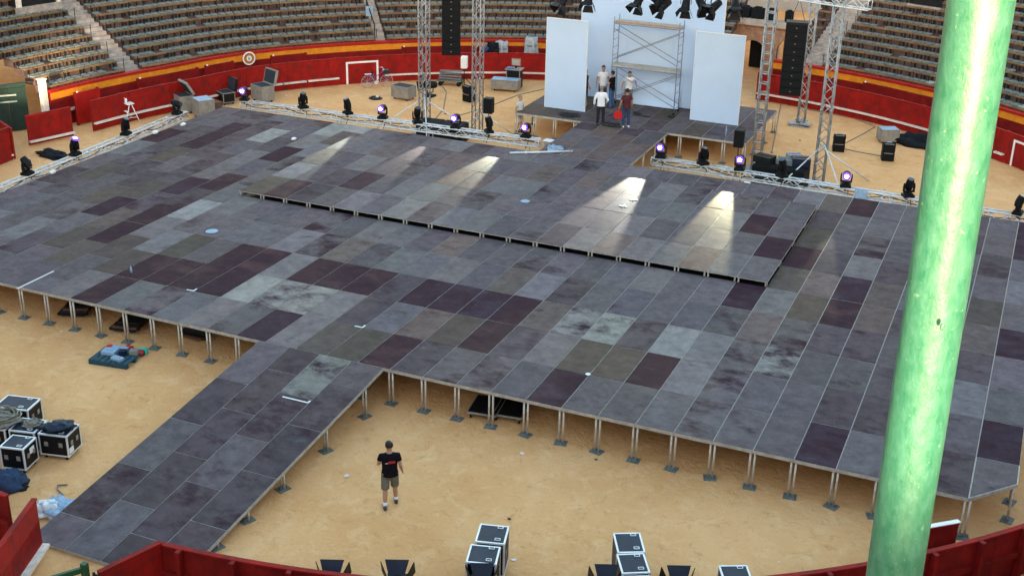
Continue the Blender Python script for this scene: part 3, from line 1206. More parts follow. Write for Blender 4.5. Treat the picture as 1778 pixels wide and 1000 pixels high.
mb = MB()
arch_wall(mb, -2.6, 2.3, 2.75, [(-1.3, 0.62, 1.45), (0.95, 0.85, 1.55)], 0, 0.4)
part('wall', mb, 'brick', gw)
part('ledge', MB().box(gl(-0.15, 0.1, 2.93), (5.0, 0.75, 0.34), ga - math.pi / 2), 'stone', gw)
part('doorway', MB().box(gl(-1.3, 1.6, 1.1), (1.3, 0.1, 2.3), ga - math.pi / 2), 'opening_shade', gw)  # dark panels behind the arches paint the shade of the passages
part('doorway', MB().box(gl(1.2, 1.9, 1.1), (1.6, 0.1, 2.3), ga - math.pi / 2), 'opening_shade', gw)
part('door', MB().box(gl(0.55, 0.7, 0.95), (0.55, 0.06, 1.9), ga - 1.2), 'amber', gw)
part('door_post', MB().box(gl(0.1, 0.35, 0.9), (0.09, 0.09, 1.8), ga - math.pi / 2), 'white_paint', gw)
part('stone_pier', MB().box(gl(1.6, -0.3, 0.7), (0.42, 0.3, 1.4), ga - math.pi / 2), 'stone', gw)
for s, x in ((-1, -2.2), (1, 2.2)):
    part('red_side', MB().bar(gl(x, 0, 0.8), gl(x * 1.0 - s * 0.3, -4.6, 0.8), 0.1, 1.6), 'red', gw)
ks = stand(80.7, 88.5, 14, 'tiers above the far gate', first=8, seats=True, cols_limit=120)
ks['label'] = 'upper rows of seats directly above the brick gate ledge'
# dark gear on the ledge
for i, (x, s) in enumerate(((-1.9, 0.55), (-1.2, 0.7), (-0.4, 0.6), (0.6, 0.45))):
    dg = put('covered_case', MB().box((0, 0, 0.3), (s, 0.4, 0.6)).box((0, 0, 0.63), (s * 0.6, 0.3, 0.08)).mesh('covered_case', ['black_cloth']), None, gw.location + gl(x, 0.1, 3.10), (0, 0, ga - 1.57 + 0.2 * (i - 1)))
    bevel(dg, 0.05)
    tag(dg, ['leftmost black covered case on the stone ledge of the far gate', 'second black case from the left on the stone gate ledge',
             'third black case on the stone gate ledge', 'rightmost small black case on the stone gate ledge'][i], 'case', 'black cases on the gate ledge')

# unseen wall added to keep the low evening sun off the arena; its window is placed to pass a shaft
OWR = 50.0
OWT = 15.6
ow = thing('sun_block_wall', 'pale wall added round the ring, outside the frame, to block the low sun', 'wall', (CX, CY, 0))
tgt = polar(26.6, 173.6, 2.35)
# where the sun ray to the lower left seats crosses the wall
tt = 0.0
q = tgt.copy()
while (q.xy - Vector((CX, CY))).length < OWR:
    q = q + SUN_DIR * 0.2
wa = math.degrees(math.atan2(q.y - CY, q.x - CX))
wz = q.z
mb = MB()
hw = 1.7
mb.arc(OWR, OWR + 0.6, wa + hw, wa + 360 - hw, 0, OWT, 3.0)
mb.arc(OWR, OWR + 0.6, wa - hw, wa + hw, 0, wz - 0.85, 3.0)
mb.arc(OWR, OWR + 0.6, wa - hw, wa + hw, wz + 0.85, OWT, 3.0)
part('wall', mb, 'plaster', ow, world=True)

# ================================================================== trusses
def box_truss(root, p0, p1, s=0.30, m='truss', seg=0.45, r=0.028, rl=0.016, ladder=False):
    """square lattice beam between two points, four chords as parts, lacing as one part; local to root"""
    p0, p1 = Vector(p0), Vector(p1)
    d = (p1 - p0)
    L = d.length
    d.normalize()
    up = Vector((0, 0, 1)) if abs(d.z) < 0.9 else Vector((0, 1, 0))
    x = d.cross(up).normalized()
    y = x.cross(d).normalized()
    cs = [(-1, -1), (1, -1), (1, 1), (-1, 1)]
    for a, b in cs:
        o = (x * a + y * b) * (s / 2)
        part('chord', MB().tube([p0 + o, p1 + o], r, 8), m, root, True)
    n = max(2, int(L / seg))
    lac = MB()
    for f in range(4):
        a = (x * cs[f][0] + y * cs[f][1]) * (s / 2)
        b = (x * cs[(f + 1) % 4][0] + y * cs[(f + 1) % 4][1]) * (s / 2)
        for i in range(n):
            q0 = p0 + d * (L * i / n)
            q1 = p0 + d * (L * (i + 1) / n)
            if ladder and f in (0, 2):
                lac.tube([q0 + a, q0 + b], rl * 1.4, 6)
            elif i % 2 == 0:
                lac.tube([q0 + a, q1 + b], rl, 6)
            else:
                lac.tube([q0 + b, q1 + a], rl, 6)
        lac.tube([p0 + a, p0 + b], rl, 6)
        lac.tube([p1 + a, p1 + b], rl, 6)
    part('lacing', lac, m, root, True)
    j = max(1, int(L / 2.9))
    for i in range(1, j + 1):
        q = p0 + d * (L * i / (j + 0.4))
        mb = MB()
        for a, b in cs:
            o = (x * a + y * b) * (s / 2)
            mb.tube([q + o - d * 0.07, q + o + d * 0.07], r * 1.45, 8)
        part('coupler', mb, m, root, True)


def floor_truss(label, a, b, z=0.93, s=0.31, legs=4):
    root = thing('floor_truss', label, 'truss', (a[0], a[1], 0), 0, 'aluminium trusses round the stage')
    d = Vector((b[0] - a[0], b[1] - a[1], 0))
    box_truss(root, (0, 0, z), (d.x, d.y, z), s, 'truss', 0.45, 0.033, 0.018)
    for i in range(legs):
        t = (i + 0.12) / (legs - 0.76)
        q = d * min(t, 0.985)
        mb = MB()
        for sx in (-0.1, 0.1):
            mb.tube([(q.x + sx, q.y, 0), (q.x + sx, q.y, z - s / 2)], 0.025, 8)
        part('leg', mb, 'truss_dull', root, True)
        part('foot', MB().box((q.x, q.y, 0.02), (0.45, 0.45, 0.03)), 'truss_dull', root)
    side = Vector((-d.y, d.x, 0)).normalized()
    for sgn, ph in ((-1, 0.0), (1, 1.3)):
        pts = []
        nn = int(d.length / 0.35)
        for i in range(nn + 1):
            t = i / nn
            pts.append(d * t + side * sgn * (0.12 + 0.05 * math.sin(i * 0.9 + ph)) + Vector((0, 0, z + 0.10 - 0.16 * abs(math.sin(i * 0.45 + ph)))))
        part('cable', MB().tube(pts, 0.016, 6), 'cable', root, True)
    return root


TZ = 0.93
TTOP = TZ + 0.145 + 0.025
floor_truss('aluminium truss along the left side of the stage', (-20.55, 6.0), (-21.05, 19.0), TZ)
floor_truss('aluminium truss behind the left half of the stage', (-19.9, 21.85), (-4.75, 22.3), TZ)
floor_truss('aluminium truss behind the right half of the stage, running past the green pole', (0.45, 22.1), (17.5, 21.25), TZ)
# end stand of the back left truss
es = thing('truss_stand', 'short pale truss stub on legs ending the truss beside the walkway', 'truss', (-4.35, 22.35, 0))
box_truss(es, (0, 0, 0.06), (0, 0, 1.05), 0.29, 'truss_dull', 0.33)
part('top_plate', MB().box((0, 0, 1.085), (0.42, 0.42, 0.03)), 'truss', es)


def tower(label, p, h, s=0.38, m='truss_dull', braces=(), ladder=False):
    root = thing('truss_tower', label, 'truss tower', (p[0], p[1], 0), 0, 'upright truss towers')
    box_truss(root, (0, 0, 0.05), (0, 0, h), s, m, 0.42, 0.032, 0.023, ladder)
    part('base_plate', MB().box((0, 0, 0.025), (0.9, 0.9, 0.05)), 'truss_dull', root)
    for bx, by, bz in braces:
        part('stay', MB().tube([(0, 0, bz), (bx, by, 0.05)], 0.03, 8), 'truss', root, True)
    return root


T1 = (-11.4, 24.3)
T2 = (-9.0, 25.0)
T3 = (4.08, 25.7)
T4 = (4.36, 33.95)
T5 = (6.92, 25.0)
tower('upright lattice tower with spread stays, left of the left speaker column', T1, 9.2, braces=((-2.2, -1.3, 1.7), (1.2, -2.1, 2.0), (1.9, 1.4, 1.6)))
tower('upright lattice tower just right of the left speaker column', T2, 9.2, braces=((1.4, 0.9, 1.2), (-1.5, -0.5, 0.9)))
tower('ladder-like lattice tower left of the right speaker column', T3, 7.7, 0.36, ladder=True)
tower('lattice tower on steel feet farthest back, near the far gate', T4, 7.6, 0.34)
tower('lattice tower with white stays at the right, nearest the stage', T5, 7.7, 0.40, braces=((-1.5, -2.3, 1.7), (1.5, -2.2, 1.9), (-1.6, -0.6, 1.0), (1.9, 1.3, 1.6)))
ft = thing('steel_foot', 'heap of steel base plates at the foot of the farthest tower', 'plates', (T4[0], T4[1] - 0.1, 0.05))
for i, (dx, dy, rz) in enumerate(((-0.35, 0, 0.3), (0.3, -0.1, -0.2), (0.0, 0.3, 0.8))):
    part('plate', MB().box((dx, dy, 0.06 + 0.05 * i), (0.5, 0.42, 0.06), rz), 'truss_dull', ft)
tt_ = thing('top_truss', 'horizontal aluminium truss across the tops of the right towers', 'truss', (3.2, 25.9, 7.75))
box_truss(tt_, (0, 0, 0), (4.95, -1.25, -0.05), 0.4, 'truss', 0.5)
tb = thing('top_truss', 'horizontal truss tying the right front towers to the farthest one', 'truss', (T3[0] + 0.5, T3[1] + 0.4, 7.7))
box_truss(tb, (0, 0, 0), (-0.2, 8.0, 0), 0.34, 'truss_dull', 0.5)
tm = thing('lamp_truss', 'long horizontal truss above the frame from which the stage lamps hang', 'truss', (T2[0], T2[1] + 0.4, 8.1))
box_truss(tm, (0, 0, 0), (13.0, 0.6, 0.0), 0.35, 'truss_dull', 0.6)
tl_ = thing('top_truss', 'horizontal truss above the frame linking the two left towers', 'truss', (T1[0] - 0.3, T1[1], 9.3))
box_truss(tl_, (0, 0, 0), (3.0, 0.85, 0), 0.35, 'truss_dull', 0.6)


# hanging speaker columns
def line_array(label, p, ztop, n, wdt=0.82, hh=0.30, rz=0.0, hang=1.5, lean=0.02):
    root = thing('speaker_column', label, 'speaker', (p[0], p[1], ztop), rz, 'hanging speaker columns')
    y = 0.0
    for i in range(n):
        z = -hh * (i + 0.5)
        y = -lean * i * i * 0.12
        mb = MB()
        mb.box((0, y, z), (wdt, 0.5, hh - 0.012))
        c = part('speaker_box', mb, 'black', root)
        part('grille', MB().box((0, y - 0.255, z), (wdt - 0.06, 0.02, hh - 0.05)), 'speaker_grille', c)
        part('handle', MB().box((0.0, y - 0.27, z + 0.02), (0.06, 0.012, 0.03)), 'case_grey', c)
    part('flying_frame', MB().box((0, 0, 0.05), (wdt, 0.6, 0.09)), 'iron', root)
    mb = MB()
    for sx in (-0.3, 0.3):
        mb.tube([(sx, 0, 0.08), (0, 0, hang)], 0.012, 6)
    part('chain', mb, 'iron', root)
    return root


line_array('tall black speaker column hanging between the two left towers', (-10.02, 24.3), 7.65, 12, 0.84, 0.31, 0.45, 1.4)
line_array('tall black speaker column hanging between the right towers', (5.25, 25.4), 6.55, 9, 0.88, 0.325, 0.18, 1.0)


# ================================================================== moving heads
def moving_head(label, p, z, lit=False, rz=0.0, tilt=0.0, beam=None, s=1.0):
    root = thing('moving_light', label, 'stage light', (p[0], p[1], z), rz, 'moving head lights on the trusses')
    b = MB()
    b.box((0, 0, 0.055), (0.40, 0.34, 0.11))
    b.box((0, 0, 0.13), (0.30, 0.26, 0.05))
    part('base', b, 'black', root)
    bevel(root.children[0], 0.015)
    y = MB()
    y.tube([(0, 0, 0.14), (0, 0, 0.20)], 0.09, 12)
    y.box((0, 0, 0.215), (0.40, 0.15, 0.05))
    for sx in (-1, 1):
        y.loft([((sx * 0.185, 0, 0.20), (0.03, 0, 0), (0, 0.085, 0)), ((sx * 0.195, 0, 0.40), (0.028, 0, 0), (0, 0.075, 0)), ((sx * 0.19, 0, 0.52), (0.02, 0, 0), (0, 0.05, 0))], 10)
    part('yoke', y, 'black', root, False)
    root.scale = (1.06, 1.06, 1.06)
    hd = put('head', None or MB().loft([((0, 0.22, 0), (0.07, 0, 0), (0, 0, 0.07)), ((0, 0.20, 0), (0.12, 0, 0), (0, 0, 0.12)), ((0, 0.05, 0), (0.15, 0, 0), (0, 0, 0.15)), ((0, -0.10, 0), (0.145, 0, 0), (0, 0, 0.145)), ((0, -0.21, 0), (0.125, 0, 0), (0, 0, 0.125)), ((0, -0.225, 0), (0.125, 0, 0), (0, 0, 0.125))], 18).mesh('head', ['black'], True), root, (0, 0, 0.47), (tilt, 0, 0))
    if lit:
        ln = MB()
        ln.tube([(0, -0.19, 0), (0, -0.226, 0), (0, -0.255, 0)], [0.138, 0.15, 0.12], 20)
        part('lens', ln, 'lens_purple', hd)
        ln = MB()
        ln.tube([(0, -0.256, 0), (0, -0.275, 0)], [0.07, 0.045], 16)
        part('lamp_core', ln, 'lens_core', hd)
    else:
        ln = MB()
        ln.tube([(0, -0.226, 0), (0, -0.24, 0)], [0.11, 0.09], 18)
        part('lens', ln, 'lens_dark', hd)
    cl = MB()
    cl.box((0, 0, -0.06), (0.05, 0.1, 0.12))
    cl.tube([(0.1, 0.05, 0.0), (0.12, -0.1, -0.25), (0.05, -0.12, -0.42)], 0.015, 6)
    part('clamp', cl, 'black', root)
    if beam:
        ld = bpy.data.lights.new('beam', 'SPOT')
        ld.energy = beam[0]
        ld.color = beam[1]
        ld.spot_size = RAD(beam[2])
        ld.spot_blend = 0.45
        ld.shadow_soft_size = 0.03
        lo = bpy.data.objects.new('beam', ld)
        COL.objects.link(lo)
        lo.parent = root
        aim = Vector(beam[3]) if len(beam) > 3 else Vector((0, -1, -0.05))
        lo.location = (aim.x * 0.34, aim.y * 0.34, 0.47 + aim.z * 0.34)
        lo.rotation_euler = aim.to_track_quat('-Z', 'Y').to_euler()
    return root


ORD = ['first', 'second', 'third', 'fourth', 'fifth', 'sixth', 'seventh', 'eighth']
# left truss (heads seen dark from the side)
ltx = lambda y: -20.55 - 0.5 * (y - 6.0) / 13.0
for i, (yy, lit, tl, lb) in enumerate(((8.6, 0, 0.9, 'black moving light on the left truss, nearest the camera'), (11.4, 1, -1.2, 'moving light with a glowing top, second on the left truss'),
                                  (14.7, 0, -1.2, 'black moving light on the left truss below the step stool'), (18.4, 0, 0.2, 'black moving light at the far end of the left truss'))):
    moving_head(lb, (ltx(yy), yy), TTOP, bool(lit), RAD(95), tl)
# back left truss
btx = lambda x: 21.85 + 0.45 * (x + 19.9) / 15.15
WARM = (1.0, 0.93, 0.72)
GREENY = (0.93, 1.0, 0.74)
xs = [(-19.75, 1, None), (-16.55, 0, None), (-14.2, 0, None), (-12.4, 1, (1700, (0.88, 1.0, 0.80), 12.0, (-0.02, -1, 0.004))), (-10.65, 0, None),
      (-8.75, 1, (750, (1.0, 0.92, 0.78), 13, (0.0, -1, -0.004))), (-7.15, 0, None), (-5.4, 1, (1900, GREENY, 15.0, (0.0, -1, -0.004)))]
nm_ = ['glowing moving light at the left end of the back truss, beside the grey cases', 'dark moving light second from the left on the back left truss',
       'dark moving light third from the left on the back left truss', 'glowing purple-rimmed moving light fourth from the left on the back left truss',
       'dark moving light at the foot of the leftmost tower', 'glowing moving light in front of the black subwoofer crate',
       'dark moving light below the small speaker on its pole', 'glowing moving light at the right end of the back left truss']
for i, (x, lit, bm) in enumerate(xs):
    moving_head(nm_[i], (x, btx(x)), TTOP, bool(lit), RAD([14, 60, -30, 8, 40, 4, -50, 2][i]), -0.05 if lit else -1.25, bm)
rtx = lambda x: 22.1 - 0.85 * (x - 0.45) / 17.05
xs = [(0.8, 1, (2300, (1.0, 0.97, 0.80), 17.2, (-0.03, -1, -0.005))), (2.65, 0, None), (4.2, 1, (1300, (1.0, 0.92, 0.55), 14.8, (0.0, -1, -0.006))), (5.95, 0, None),
      (8.5, 1, (140, (1.0, 0.9, 0.62), 10, (-0.06, -1, -0.012))), (10.9, 0, None), (14.9, 0, None)]
nm_ = ['glowing purple-rimmed moving light at the left end of the back right truss', 'dark moving light below the platform, second on the back right truss',
       'glowing moving light under the small black speaker at the right', 'dark moving light in front of the black equipment heap',
       'glowing purple-rimmed moving light right of the right front tower', 'dark upright moving light on the back right truss left of the green pole',
       'dark moving light on the back right truss right of the green pole']
for i, (x, lit, bm) in enumerate(xs):
    moving_head(nm_[i], (x, rtx(x)), TTOP, bool(lit), RAD([4, 50, 6, -40, 8, 30, 80][i]), -0.05 if lit else -1.3, bm)
# white notice clipped to the truss
ntx = at(1494, 335, 0.95)
wnp = put('white_board', MB().box((0, 0, 0), (0.5, 0.03, 0.55)).box((0, 0.02, 0.25), (0.3, 0.04, 0.06)).mesh('white_board', ['pale_blue']), None, (9.15, rtx(9.15) - 0.2, 0.9), (RAD(-8), 0, -0.03))
tag(wnp, 'small pale blue board hung on the back right truss', 'board')


# ================================================================== hanging stage lamps at the top
def barn_lamp(label, p, rz, tilt, z_hang=None, size=1.0, cat='stage lamp', grp='lamps hanging above the white flats', floor=False):
    root = thing('stage_lamp', label, cat, p, rz, grp)
    s = size
    body = MB().loft([((0, 0.32 * s, 0), (0.09 * s, 0, 0), (0, 0, 0.09 * s)), ((0, 0.28 * s, 0), (0.14 * s, 0, 0), (0, 0, 0.14 * s)), ((0, -0.05 * s, 0), (0.16 * s, 0, 0), (0, 0, 0.16 * s)), ((0, -0.22 * s, 0), (0.18 * s, 0, 0), (0, 0, 0.18 * s))], 14)
    bo = put('body', body.mesh('body', ['black'], True), root, (0, 0, 0), (tilt, 0, 0))
    part('lens', MB().tube([(0, -0.222 * s, 0), (0, -0.235 * s, 0)], [0.16 * s, 0.13 * s], 16), 'lens_dark', bo)
    for a in range(4):
        c, sn = math.cos(a * math.pi / 2), math.sin(a * math.pi / 2)
        u = Vector((c, 0, sn))
        t = Vector((-sn, 0, c))
        p0 = u * 0.18 * s + Vector((0, -0.22 * s, 0))
        p1 = u * 0.30 * s + Vector((0, -0.46 * s, 0))
        vs = []
        for th in (0, 0.012):
            nn = Vector((u.x, 0.45, u.z)) * th
            vs += [p0 - t * 0.15 * s + nn, p0 + t * 0.15 * s + nn, p1 + t * 0.22 * s + nn, p1 - t * 0.22 * s + nn]
        mb = MB()
        mb.add(vs, [(0, 1, 2, 3), (7, 6, 5, 4), (0, 4, 5, 1), (1, 5, 6, 2), (2, 6, 7, 3), (3, 7, 4, 0)])
        part('barn_door', mb, 'case_lid' if floor and a == 1 else 'black', bo)
    y = MB()
    for sx in (-1, 1):
        y.bar((sx * 0.2 * s, 0, 0), (sx * 0.2 * s, 0, (-0.34 if floor else 0.34) * s), 0.02, 0.05)
    zz = (-0.34 if floor else 0.34) * s
    y.bar((-0.2 * s, 0, zz), (0.2 * s, 0, zz), 0.02, 0.05)
    part('yoke', y, 'iron', root)
    if floor:
        f = MB()
        f.tube([(0, 0, zz), (0, 0, -p[2] + 0.1)], 0.025, 8)
        f.box((0, 0, -p[2] + 0.05), (0.45, 0.45, 0.1))
        part('stand', f, 'iron', root)
    else:
        part('hook', MB().tube([(0, 0, zz), (0, 0, (z_hang or zz + 0.5))], 0.018, 6), 'iron', root)
    return root


def plane_pt(px, py, Y):
    d = ROT @ Vector(((px - 889) / FPX, -(py - 500) / FPX, -1.0))
    t = (Y - CAM.y) / d.y
    return CAM + d * t


hang = [(1022, -2, 0.2, 0.9, 'black lamp hanging alone in front of the upper left of the back flat'), (1109, 2, -0.3, 0.9, 'black barn-door lamp hanging left of the lamp cluster'),
        (1137, -2, 1.2, 0.4, 'black lamp turned sideways at the left of the hanging cluster'), (1153, 10, -0.6, 0.5, 'lowest black lamp in the middle of the hanging cluster'),
        (1191, 8, 0.1, 1.0, 'black lamp hanging right of the middle cluster'), (1217, 6, 0.9, 0.7, 'black lamp in the right pair of hanging lamps, left one'),
        (1241, 12, -0.5, 0.5, 'rightmost black barn-door lamp in front of the back flat'), (1277, 10, 0.3, 0.7, 'black lamp hanging just right of the back flat'),
        (978, 3, -0.4, 0.8, 'black lamp hanging left of the back flat over the seats')]
for i, (px, py, rz, tl, lb) in enumerate(hang):
    p = plane_pt(px, py, 25.6)
    barn_lamp(lb, p, rz, tl, 8.1 - p.z, 1.12)

# ================================================================== white flats
def flat(label, x0, x1, y, h, thick=0.06, seams=0, ysl=0.0, zb=H):
    root = thing('white_flat', label, 'screen', (x0, y, zb), math.atan2(ysl, x1 - x0), 'white scenery flats')
    L = math.hypot(x1 - x0, ysl)
    n = seams + 1
    for i in range(n):
        part('panel', MB().box(((i + 0.5) * L / n, random.uniform(-.003, .003), h / 2), (L / n - 0.008, thick, h - 0.005)), 'flat_white', root)
    fr = MB()
    fr.box((0.0 - 0.012, 0, h / 2), (0.022, thick + 0.02, h))
    fr.box((L + 0.012, 0, h / 2), (0.022, thick + 0.02, h))
    fr.box((L / 2, 0, h + 0.012), (L + 0.05, thick + 0.02, 0.022))
    part('edge', fr, 'white_clean', root)
    mb = MB()
    for x in (0.3, L - 0.3):
        mb.bar((x, thick / 2 + 0.02, h * 0.7), (x, 1.1, 0.03), 0.05)
        mb.bar((x, thick / 2 + 0.02, 0.03), (x, 1.1, 0.03), 0.05)
    part('back_brace', mb, 'plank', root)
    return root


flat('narrow white flat standing at the left of the back platform', -6.64, -4.63, 27.55, 4.22)
flat('narrow white flat standing at the right of the back platform', 0.22, 2.45, 28.58, 4.08)
flat('tall wide white back flat rising out of the top of the frame', -6.0, 0.98, 30.45, 7.2, 0.08, 2)
cloth = MB()
vs = []
for i in range(21):
    x = -3.5 + 2.7 * i / 20
    for j, (yy, zz) in enumerate(((30.30, H + 1.15), (30.27, H + 0.5), (30.2, H + 0.06), (29.95, H + 0.02))):
        vs.append((x, yy + 0.02 * math.sin(i * 1.3 + j), zz))
fs = [(i * 4 + j, (i + 1) * 4 + j, (i + 1) * 4 + j + 1, i * 4 + j + 1) for i in range(20) for j in range(3)]
cloth.add(vs, fs)
co = put('white_sheet', cloth.mesh('white_sheet', ['flat_white'], True))
sm = co.modifiers.new('thick', 'SOLIDIFY')
sm.thickness = 0.01
tag(co, 'white sheet hanging to the floor behind the scaffold', 'sheet')

# scaffold
sf = thing('scaffold', 'two-storey tubular scaffold with plank decks before the back flat', 'scaffold', (-3.85, 28.95, H))
W_, Dp, Hh = 3.15, 0.75, 4.05
for x in (0, W_):
    fr = MB()
    for y in (0, Dp):
        fr.tube([(x, y, 0), (x, y, Hh + 0.25)], 0.024, 8)
    for i in range(11):
        z = 0.25 + i * 0.37
        fr.tube([(x, 0, z), (x, Dp, z)], 0.016, 6)
    part('frame', fr, 'scaffold', sf, True)
for z in (1.95, 3.98):
    for y in (0, Dp):
        part('ledger', MB().tube([(0, y, z), (W_, y, z)], 0.024, 8), 'scaffold', sf, True)
for z0, z1 in ((0.35, 1.8), (2.3, 3.75)):
    for y in (0, Dp):
        part('brace', MB().tube([(0, y, z0), (W_, y, z1)], 0.019, 8), 'scaffold', sf, True)
        part('brace', MB().tube([(0, y, z1), (W_, y, z0)], 0.019, 8), 'scaffold', sf, True)
for z, m in ((1.99, 'plank'), (4.02, 'wood_plank')):
    for y in (0.13, 0.38, 0.63):
        part('plank', MB().box((W_ / 2, y, z + 0.02), (W_ + 0.1, 0.23, 0.045)), m if y == 0.13 else 'plank', sf)
for x in (0, W_):
    for y in (0, Dp):
        part('castor', MB().tube([(x - 0.03, y, 0.06), (x + 0.03, y, 0.06)], 0.06, 10), 'black', sf)

# ================================================================== people
def person(label, p, rz, shirt, legs, hair='hair', shorts=False, sleeve=0.5, arms=None, stride=0.0, lean=0.0, head_turn=0.0, tall=1.0,
           shoe='shoe', extra=None, headtilt=0.0, long_hair=False):
    """standing figure facing local -y; arms: (elbow, hand) per side in local metres"""
    root = thing('person', label, 'person', p, rz, None)
    root.scale = (tall, tall, tall)
    Ln = lean

    def tl(v):   # lean the upper body forward about the hips
        v = Vector(v)
        if v.z > 0.95:
            q = Matrix.Rotation(Ln, 3, 'X') @ (v - Vector((0, 0, 0.95)))
            return q + Vector((0, 0, 0.95))
        return v
    arms = arms or (((-0.27, 0.03, 1.14), (-0.30, -0.06, 0.88)), ((0.27, 0.03, 1.14), (0.30, -0.06, 0.88)))
    sh = [tl((-0.178, 0, 1.415)), tl((0.178, 0, 1.415))]
    hips = [Vector((-0.095, 0, 0.93)), Vector((0.095, 0, 0.93))]
    knees = [Vector((-0.11, -0.02 - stride * 0.5, 0.50)), Vector((0.11, -0.02 + stride * 0.5, 0.50))]
    ank = [Vector((-0.13, 0.03 - stride, 0.085)), Vector((0.13, 0.03 + stride, 0.085))]
    body = MB()
    body.loft([(tl((0, 0, 0.86)), (0.15, 0, 0), (0, 0.105, 0)), (tl((0, 0, 1.0)), (0.155, 0, 0), (0, 0.105, 0)), (tl((0, 0, 1.12)), (0.14, 0, 0), (0, 0.095, 0)),
               (tl((0, 0, 1.30)), (0.17, 0, 0), (0, 0.115, 0)), (tl((0, 0, 1.42)), (0.165, 0, 0), (0, 0.09, 0)), (tl((0, 0, 1.475)), (0.07, 0, 0), (0, 0.06, 0)),
               (tl((0, -0.01, 1.53)), (0.055, 0, 0), (0, 0.058, 0))], 14)
    Rh = Matrix.Rotation(head_turn, 3, 'Z') @ Matrix.Rotation(headtilt, 3, 'X')
    hc = tl((0, -0.01, 1.53))

    def hp(v):
        return hc + Rh @ Vector(v)
    X, Y = Rh @ Vector((1, 0, 0)), Rh @ Vector((0, 1, 0))
    prof = [(-0.02, -0.004, 0.052, 0.052), (0.035, -0.018, 0.058, 0.075), (0.075, -0.012, 0.070, 0.090), (0.12, -0.002, 0.076, 0.098), (0.165, 0.006, 0.078, 0.100), (0.205, 0.008, 0.064, 0.084), (0.232, 0.008, 0.03, 0.042)]
    body.loft([(hp((0, yy, zz)), X * a, Y * b) for zz, yy, a, b in prof], 14)
    body.loft([(hp((0, -0.085, 0.135)), X * 0.012, Y * 0.012), (hp((0, -0.108, 0.105)), X * 0.018, Y * 0.018), (hp((0, -0.095, 0.088)), X * 0.012, Y * 0.012)], 8)
    for s in (-1, 1):
        body.ball(hp((s * 0.079, 0.012, 0.118)), 0.026, 8, sq=(0.45, 0.8, 1.15))
    hands = []
    for i in (0, 1):
        e, hd = tl(arms[i][0]), tl(arms[i][1])
        body.tube([sh[i], sh[i].lerp(e, 0.5), e, e.lerp(hd, 0.4), hd], [0.056, 0.049, 0.039, 0.038, 0.026], 10)
        d = (hd - e).normalized()
        side = Vector((0, -1, 0)) - d * d.dot(Vector((0, -1, 0)))
        side.normalize()
        nrm = d.cross(side)
        palm = hd + d * 0.05
        body.loft([(hd - d * 0.005, side * 0.026, nrm * 0.019), (hd + d * 0.04, side * 0.041, nrm * 0.017), (hd + d * 0.088, side * 0.042, nrm * 0.015)], 10)
        for f in range(4):
            o_ = side * (0.033 - 0.022 * f)
            l_ = (0.066, 0.076, 0.071, 0.056)[f]
            b0 = hd + d * 0.082 + o_
            cur = nrm * (0.022 if i == 0 else -0.022)
            body.tube([b0, b0 + d * l_ * 0.5 + cur * 0.3, b0 + d * l_ * 0.95 + cur], [0.0105, 0.0095, 0.008], 7)
        t0 = hd + d * 0.025 + side * 0.032
        body.tube([t0, t0 + d * 0.03 + side * 0.026, t0 + d * 0.062 + side * 0.030], [0.013, 0.0115, 0.009], 7)
        hands.append(palm)
    for i in (0, 1):
        body.tube([hips[i], hips[i].lerp(knees[i], 0.5), knees[i], knees[i].lerp(ank[i], 0.35), ank[i]], [0.088, 0.076, 0.056, 0.056, 0.037], 12)
        body.loft([(ank[i] + Vector((0, 0.05, -0.045)), (0.035, 0, 0), (0, 0, 0.035)), (ank[i] + Vector((0, -0.06, -0.045)), (0.042, 0, 0), (0, 0, 0.036)), (ank[i] + Vector((0, -0.17, -0.058)), (0.035, 0, 0), (0, 0, 0.02))], 10)
    bo = part('body', body, 'skin', root, True)
    rm = bo.modifiers.new('merge', 'REMESH')
    rm.mode = 'VOXEL'
    rm.voxel_size = 0.0085
    rm.use_smooth_shade = True
    # hair
    hh = MB()
    low = 0.02 if long_hair else 0.09
    hh.loft([(hp((0, 0.045, low)), X * 0.060, Y * 0.052), (hp((0, 0.034, 0.12)), X * 0.085, Y * 0.078), (hp((0, 0.022, 0.165)), X * 0.090, Y * 0.098), (hp((0, 0.010, 0.208)), X * 0.080, Y * 0.104), (hp((0, 0.008, 0.238)), X * 0.052, Y * 0.068), (hp((0, 0.008, 0.252)), X * 0.015, Y * 0.02)], 14)
    part('hair', hh, hair, root, True)
    for s in (-1, 1):
        part('eye', MB().ball(hp((s * 0.032, -0.092, 0.125)), 0.011, 8), 'black', root, True)
    # shirt
    g_ = 0.018
    t = MB()
    t.loft([(tl((0, 0, 0.855)), (0.196, 0, 0), (0, 0.146, 0)), (tl((0, 0, 0.90)), (0.192, 0, 0), (0, 0.142, 0)), (tl((0, 0, 1.05)), (0.170, 0, 0), (0, 0.120, 0)), (tl((0, 0, 1.18)), (0.172, 0, 0), (0, 0.122, 0)),
            (tl((0, 0, 1.31)), (0.192, 0, 0), (0, 0.132, 0)), (tl((0, 0, 1.40)), (0.194, 0, 0), (0, 0.112, 0)), (tl((0, 0, 1.45)), (0.15, 0, 0), (0, 0.085, 0)), (tl((0, 0, 1.485)), (0.078, 0, 0), (0, 0.066, 0))], 18)
